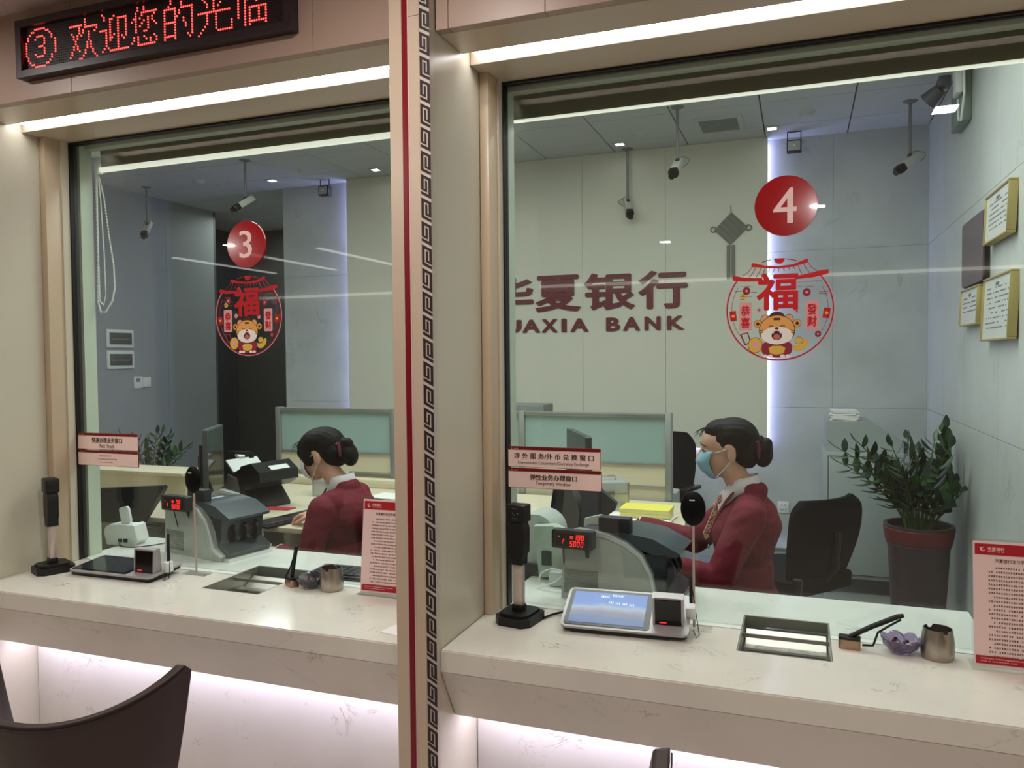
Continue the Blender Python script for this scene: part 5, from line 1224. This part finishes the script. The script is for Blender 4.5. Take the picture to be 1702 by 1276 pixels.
def hand(mb, wrist, fwd, palm, curl=.5, side=1):
    """palm, four unequal bent fingers and a thumb leaving the side of the palm; palm = direction the palm faces"""
    wrist = Vector(wrist); f = Vector(fwd).normalized(); n = Vector(palm).normalized(); n = (n-f*n.dot(f)).normalized(); s_ = f.cross(n)*side
    for k in range(4):
        off = (-.028+.0187*k)
        limb(mb, [wrist+s_*off*.5+f*.01, wrist+s_*off*.9+f*.045, wrist+s_*off+f*.080], [.0125, .0125, .0105], 10)
    for k, (L1, L2, L3) in enumerate(((.030, .020, .015), (.036, .024, .018), (.038, .026, .018), (.033, .022, .017))):
        off = (.028-.0187*k); p = wrist+s_*off+f*.080; a = 0; P = [p]; R_ = [.0098]
        for L_, da, r in ((L1, .45, .0086), (L2, .7, .0078), (L3, .5, .0068)):
            a += da*curl; p = p+(f*math.cos(a)+n*math.sin(a))*L_; P.append(p); R_.append(r)
        limb(mb, P, R_, 10)
    t0 = wrist-s_*.022+f*.028; t1 = t0+(-s_*.026+f*.022+n*.012); t2 = t1+(-s_*.008+f*.026+n*.012); t3 = t2+(f*.020+n*.006)
    limb(mb, [t0, t1, t2, t3], [.014, .0115, .0098, .008], 10)
PLAID = bpy.data.materials.new('scarf_print'); PLAID.use_nodes = True
def _pl():
    nt = PLAID.node_tree; b = nt.nodes['Principled BSDF']; v = nt.nodes.new('ShaderNodeTexVoronoi'); v.inputs['Scale'].default_value = 110
    tc = nt.nodes.new('ShaderNodeTexCoord'); nt.links.new(tc.outputs['Object'], v.inputs['Vector'])
    r = nt.nodes.new('ShaderNodeValToRGB'); r.color_ramp.interpolation = 'CONSTANT'; e = r.color_ramp.elements
    e[0].color = (*lin((226, 206, 196)), 1); e[1].position = .36; e[1].color = (*lin((150, 30, 54)), 1); k = e.new(.62); k.color = (*lin((200, 180, 130)), 1)
    nt.links.new(v.outputs['Distance'], r.inputs[0]); nt.links.new(r.outputs[0], b.inputs['Base Color']); b.inputs['Roughness'].default_value = .6
_pl()
def clerk(loc, rz, label, H, hrot, sh, near, far, hip, back, maskcol, bangs, scarf=True):
    """seated clerk in local axes: +x is where she faces, +y her side towards the customer.
       H head centre, hrot head rotation matrix, sh shoulder centre, near/far arm joints, hip pelvis centre, back amount of rounding"""
    t = T('person', label, 'person', loc, rz, 'seated clerks in maroon jackets')
    H, sh, hip = Vector(H), Vector(sh), Vector(hip)
    HM = Matrix.Translation(H)@hrot
    def hp(x, y, z): return HM@Vector((x, y, z))
    Q3 = hrot.to_4x4() if hasattr(hrot, 'to_4x4') else hrot
    def he(mb, c, r, seg=24): mb.ell(hp(*c), r, seg, m=Q3)
    # ---- body: head, neck, trunk, arms, hands, legs in one surface
    b = MB()
    he(b, (-.012, 0, .030), (.092, .073, .082)); he(b, (.018, 0, .028), (.074, .062, .062)); he(b, (.034, 0, -.022), (.058, .056, .072)); he(b, (.046, 0, -.076), (.036, .038, .030))
    he(b, (.060, .022, -.030), (.03, .026, .03)); he(b, (.060, -.022, -.030), (.03, .026, .03))
    limb(b, [hp(.088, 0, .005), hp(.100, 0, -.018), hp(.104, 0, -.026)], [.008, .010, .011], 10)
    he(b, (.088, 0, -.055), (.012, .024, .010), 12)
    for s_ in (-1, 1):
        he(b, (-.010, s_*.078, -.010), (.018, .008, .032), 14); he(b, (-.004, s_*.075, .014), (.016, .009, .016), 12)
    nb = sh+Vector((.0, 0, .055))
    limb(b, [hp(-.012, 0, -.055), (hp(-.01, 0, -.09)+nb)/2, nb], [.046, .046, .052])
    ch = sh.lerp(hip, .28); wa = sh.lerp(hip, .65)
    b.ell(ch, (.078, .115, .12)); b.ell(wa, (.09, .115, .13)); b.ell(hip, (.12, .155, .10))
    limb(b, [sh+Vector((0, .12, -.005)), sh+Vector((0, -.12, -.005))], [.036, .036])
    for A in (near, far): limb(b, A[:3], [.042, .034, .024])
    hand(b, near[2], near[3], near[4], near[5], near[6]); hand(b, far[2], far[3], far[4], far[5], far[6])
    for s_ in (-1, 1):
        k = hip+Vector((.42, s_*.085, .0)); an = Vector((k.x, k.y, .09))
        limb(b, [hip+Vector((.02, s_*.085, -.01)), k, an, an+Vector((.12, 0, -.045))], [.075, .052, .036, .030])
    O('body', remeshed(b, .0052, 3), SKIN, t)
    # ---- jacket
    j = MB()
    j.ell(ch, (.115, .165, .155)); j.ell(ch+Vector((-.02-back, 0, .04)), (.10, .15, .12)); j.ell(wa, (.112, .148, .16)); j.ell(hip+Vector((0, 0, .05)), (.138, .178, .12)); j.ell(hip+Vector((0, 0, .0)), (.142, .182, .08))
    j.ell(nb+Vector((-.020, 0, -.008)), (.064, .070, .046))
    limb(j, [sh+Vector((-.012, .125, -.008)), sh+Vector((-.012, -.125, -.008))], [.057, .057])
    j.ell(sh+Vector((-.02, 0, .012)), (.065, .10, .05))
    j.ell(ch+Vector((.055, .06, .01)), (.06, .06, .07)); j.ell(ch+Vector((.055, -.06, .01)), (.06, .06, .07))
    for A in (near, far):
        s0, e0, w0 = Vector(A[0]), Vector(A[1]), Vector(A[2]); d = (w0-e0).normalized()
        limb(j, [s0, s0.lerp(e0, .5), e0, e0.lerp(w0, .5), w0-d*.018], [.064, .057, .051, .044, .038])
        # soft folds at the elbow
        for q in (.86, .95): j.ell(s0.lerp(e0, q), (.054, .054, .012), 16)
    jm = remeshed(j, .0058, 2, .5); nrm = [v.normal.copy() for v in jm.vertices]
    for v, n_ in zip(jm.vertices, nrm):      # soft creases of the cloth
        q = v.co; v.co = q+n_*(.0045*noise.noise(Vector((q.x*14+3*q.z*6, q.y*9, q.z*16)))+.002*noise.noise(q*38))
    jk = O('jacket', jm, MAROON, t)
    for s_ in (-1, 1):
        lp = MB(); P = [(.028, .058), (.060, .020), (.098, -.05), (.122, -.135)]
        rowA = [sh+Vector((x+.008, s_*(.056-.014*k), z)) for k, (x, z) in enumerate(P)]
        rowB = [sh+Vector((x+.004, s_*(.092-.020*k), z-.006)) for k, (x, z) in enumerate(P)]; rowB[-1] = rowA[-1]+Vector((0, s_*.006, -.01))
        va = [lp.bm.verts.new(p) for p in rowA]; vb = [lp.bm.verts.new(p) for p in rowB]
        for k in range(3): lp.bm.faces.new((va[k], va[k+1], vb[k+1], vb[k]))
        o = O('lapel', lp, MAROON, jk); sd = o.modifiers.new('s', 'SOLIDIFY'); sd.thickness = .006; sd.offset = 0
        sb = o.modifiers.new('b', 'SUBSURF'); sb.levels = 1; sb.render_levels = 1
    for k in range(2): O('button', MB().ell(sh+Vector((.128, 0, -.17-.07*k)), (.004, .009, .009), 12), M('button_silver', (200, 196, 190), .3, .6), jk)
    for A in (near, far):
        e0, w0 = Vector(A[1]), Vector(A[2]); d = (w0-e0).normalized(); O('shirt_cuff', MB().cyl(w0-d*.02, w0+d*.006, .034, .031, 20), SHIRT, t)
    # ---- shirt collar and front
    sc = MB(); n = 28; rows = []
    for q, (rr, zz, fx) in enumerate(((.051, .098, .0), (.056, .074, .0), (.066, .045, .0))):
        rows.append([sc.bm.verts.new(nb+Vector((rr*math.cos(a)*1.05+.004+(.012 if math.cos(a) > .8 else 0), rr*math.sin(a), zz-.055-(.045+.02*q)*max(0, math.cos(a))**2+.012*max(0, -math.cos(a))))) for a in [math.radians(18+324*i/n) for i in range(n+1)]])
    for a, c in zip(rows, rows[1:]):
        for i in range(n): sc.bm.faces.new((a[i], a[i+1], c[i+1], c[i]))
    o = O('shirt_collar', sc, SHIRT, t); sd = o.modifiers.new('s', 'SOLIDIFY'); sd.thickness = .004; sd.offset = 0
    sf = MB(); sf.ell(sh+Vector((.048, 0, -.015)), (.052, .052, .075), 24)
    O('shirt_front', sf, SHIRT, t)
    if scarf:
        O('scarf', MB().ell(sh+Vector((.098, .0, -.015)), (.016, .022, .018), 16).prism([(.086, -.03), (.112, -.03), (.150, -.125), (.140, -.14), (.112, -.12)], -.018, .018, 'y', Matrix.Translation(sh)), PLAID, t)
        O('scarf_knot', MB().ell(sh+Vector((.085, .02, .012)), (.014, .016, .02), 14), PLAID, t)
    # ---- trousers and shoes
    tr = MB(); tr.ell(hip+Vector((0, 0, -.02)), (.13, .17, .10))
    for s_ in (-1, 1):
        k = hip+Vector((.42, s_*.085, .0)); limb(tr, [hip+Vector((.02, s_*.085, -.012)), k, Vector((k.x, k.y, .12))], [.085, .062, .05])
    O('trousers', remeshed(tr, .008, 2), NAVY, t)
    for s_ in (-1, 1):
        k = hip+Vector((.42, s_*.085, 0)); O('shoe', MB().ell((k.x+.05, k.y, .035), (.12, .042, .035), 20).box(k.x-.06, k.x+.14, k.y-.035, k.y+.035, 0, .012, .004), BLACK, t)
    # ---- hair: swept back cap with bun in a net
    h = MB()
    he(h, (-.026, 0, .040), (.094, .083, .080)); he(h, (-.060, 0, .002), (.058, .074, .070)); he(h, (.012, 0, .070), (.066, .062, .046)); he(h, (-.075, 0, -.035), (.034, .050, .038))
    for s_ in (-1, 1): he(h, (-.022, s_*.062, .048), (.050, .018, .034))
    if bangs:
        he(h, (.048, 0, .050), (.052, .064, .048)); he(h, (.078, 0, .030), (.026, .052, .034)); he(h, (.040, .060, .010), (.030, .018, .046)); he(h, (.040, -.060, .010), (.030, .018, .046)); he(h, (-.01, 0, .058), (.098, .086, .066))
    hm = remeshed(h, .0042, 2, .5)
    for v in hm.vertices:      # combed strands
        l = HM.inverted()@v.co; v.co += (v.co-H).normalized()*.0006*math.sin(l.y*420+math.sin(l.x*40)*2)
    hr = O('hair', hm, HAIR, t)
    bn = MB(); he(bn, (-.128, 0, -.014 if not bangs else -.03), (.038, .050, .056)); he(bn, (-.112, 0, .022), (.03, .036, .03)); he(bn, (-.142, .012, .016), (.022, .026, .026))
    O('bun', remeshed(bn, .0045, 2), HAIR, hr)
    for k in range(9):
        a = k*PI/9; c = Vector((-.128, 0, .0 if not bangs else -.03)); pts = []
        for q in range(13):
            u = 2*PI*q/12; p = Vector((.036*math.sin(u)*math.sin(a)+.0, .048*math.cos(u), .050*math.sin(u)*math.cos(a))); pts.append(hp(*(c+p)))
        O('hair_net', MB().tube(pts, .0011, 4), M('net_black', (14, 12, 14), .4), hr) if k % 3 == 0 else None
    O('hair_bow', MB().tube([hp(-.100, y, .045-8*y*y-.02*abs(y)) for y in (-.05, -.03, 0, .03, .05)], [.006, .010, .008, .010, .006], 8).tube([hp(-.108+.0, .036+.006*q, .035-.022*q) for q in range(4)], [.007, .010, .009, .005], 8), M('bow_plum', (84, 22, 44), .4), hr, label='plum ribbon bow over the bun')
    rnd = random.Random(4 if bangs else 9); wsp = MB()
    for k in range(14):
        y = rnd.uniform(-.045, .045); x0 = .06+rnd.uniform(0, .02); wsp.tube([hp(x0, y, .085), hp(x0+.02+rnd.uniform(0, .012), y*1.05, .078-rnd.uniform(0, .01)), hp(x0+.03+rnd.uniform(0, .02), y*1.1, .062-rnd.uniform(0, .02))], [.0009, .0008, .0004], 4)
    O('wisp', wsp, HAIR, hr, kind='stuff')
    # ---- eyes, brows
    for s_ in (-1, 1):
        O('eye', MB().ell(hp(.0815, s_*.030, .002), (.008, .0120, .0036), 14, m=Q3), M('eye_white', (226, 218, 212), .3), t)
        O('eyelid', MB().tube([hp(.0835, s_*.018, .003), hp(.090, s_*.026, .0055), hp(.0885, s_*.036, .005), hp(.078, s_*.045, .002)], [.001, .0022, .0022, .001], 6), M('lash_dark', (34, 24, 22), .5), t)
        O('iris', MB().ell(hp(.0885, s_*.029, .001), (.003, .0042, .0034), 10, m=Q3), M('iris_dark', (34, 22, 18), .2), t)
        O('eyebrow', MB().tube([hp(.090, s_*.015, .020), hp(.092, s_*.027, .0255), hp(.084, s_*.042, .022), hp(.074, s_*.050, .017)], [.002, .003, .0024, .001], 6), M('brow_dark', (58, 42, 38), .6), t)
    # ---- pleated mask with ear loops
    mk = MB(); nu, nv = 20, 14; G = []
    for jv in range(nv+1):
        v = jv/nv; z = .000-.100*v; row = []
        for i in range(nu+1):
            u = -1+2*i/nu; a = u*1.12
            prot = .113-.004*abs(v-.35)*6-.028*max(0, v-.62)/.38-(.020*max(0, .25-v)/.25)
            wd_ = .064-.010*v
            x = .018+(prot-.018)*math.cos(a)**.75; y = wd_*math.sin(a)/math.sin(1.12)
            pl = .0022*math.sin(v*PI*6)*math.cos(a)
            row.append(mk.bm.verts.new(hp(x+pl, y, z-.004*math.cos(a)*(v-.5)*0)))
        G.append(row)
    for a, c in zip(G, G[1:]):
        for i in range(nu): mk.bm.faces.new((a[i], a[i+1], c[i+1], c[i]))
    o = O('face_mask', mk, M('mask_'+maskcol[0], maskcol[1], .7, bump=.2, bscale=500), t, ang=80, label=maskcol[0].replace('_', ' ')+' pleated face mask'); sd = o.modifiers.new('s', 'SOLIDIFY'); sd.thickness = .0014
    for s_ in (-1, 1):
        for z0, z1 in ((-.004, .014), (-.094, -.036)):
            O('ear_loop', MB().tube([hp(.046, s_*.062, z0), hp(.02, s_*.0735, (z0+z1)/2), hp(-.004, s_*.0795, z1)], .0016, 6), WHITEP, o)
    # collar-side details
    return t
ROT = lambda yaw, pitch: Matrix.Rotation(yaw, 4, 'Z')@Matrix.Rotation(pitch, 4, 'Y')
clerk((-.262, 3.0, 0), PI+.10, 'clerk in profile with blue mask, hair bun and maroon jacket in window 4',
      (-.002, 0, 1.182), ROT(.08, .04), (-.065, 0, .985),
      ((-.075, .165, .965), (.03, .225, .755), (.165, .205, .785), (1, -.25, .02), (0, 0, -1), .8, 1),
      ((-.06, -.165, .965), (.12, -.25, .775), (.345, -.24, .835), (1, 0, .0), (0, 0, -1), .6, -1),
      (-.06, 0, .56), .012, ('blue', (140, 186, 204)), False)
clerk((-1.985, 3.0, 0), PI+.06, 'clerk bent over the desk with white mask and maroon jacket in window 3',
      (.042, 0, 1.102), ROT(.10, .27), (-.06, 0, .915),
      ((-.055, .165, .885), (-.0, .22, .64), (.16, .16, .695), (1, .0, .0), (0, 0, -1), .5, 1),
      ((-.05, -.165, .885), (.02, -.215, .70), (.14, -.13, .808), (1, .05, -.12), (0, 0, -1), .8, -1),
      (-.03, 0, .53), .03, ('white', (232, 234, 238)), True, scarf=False)
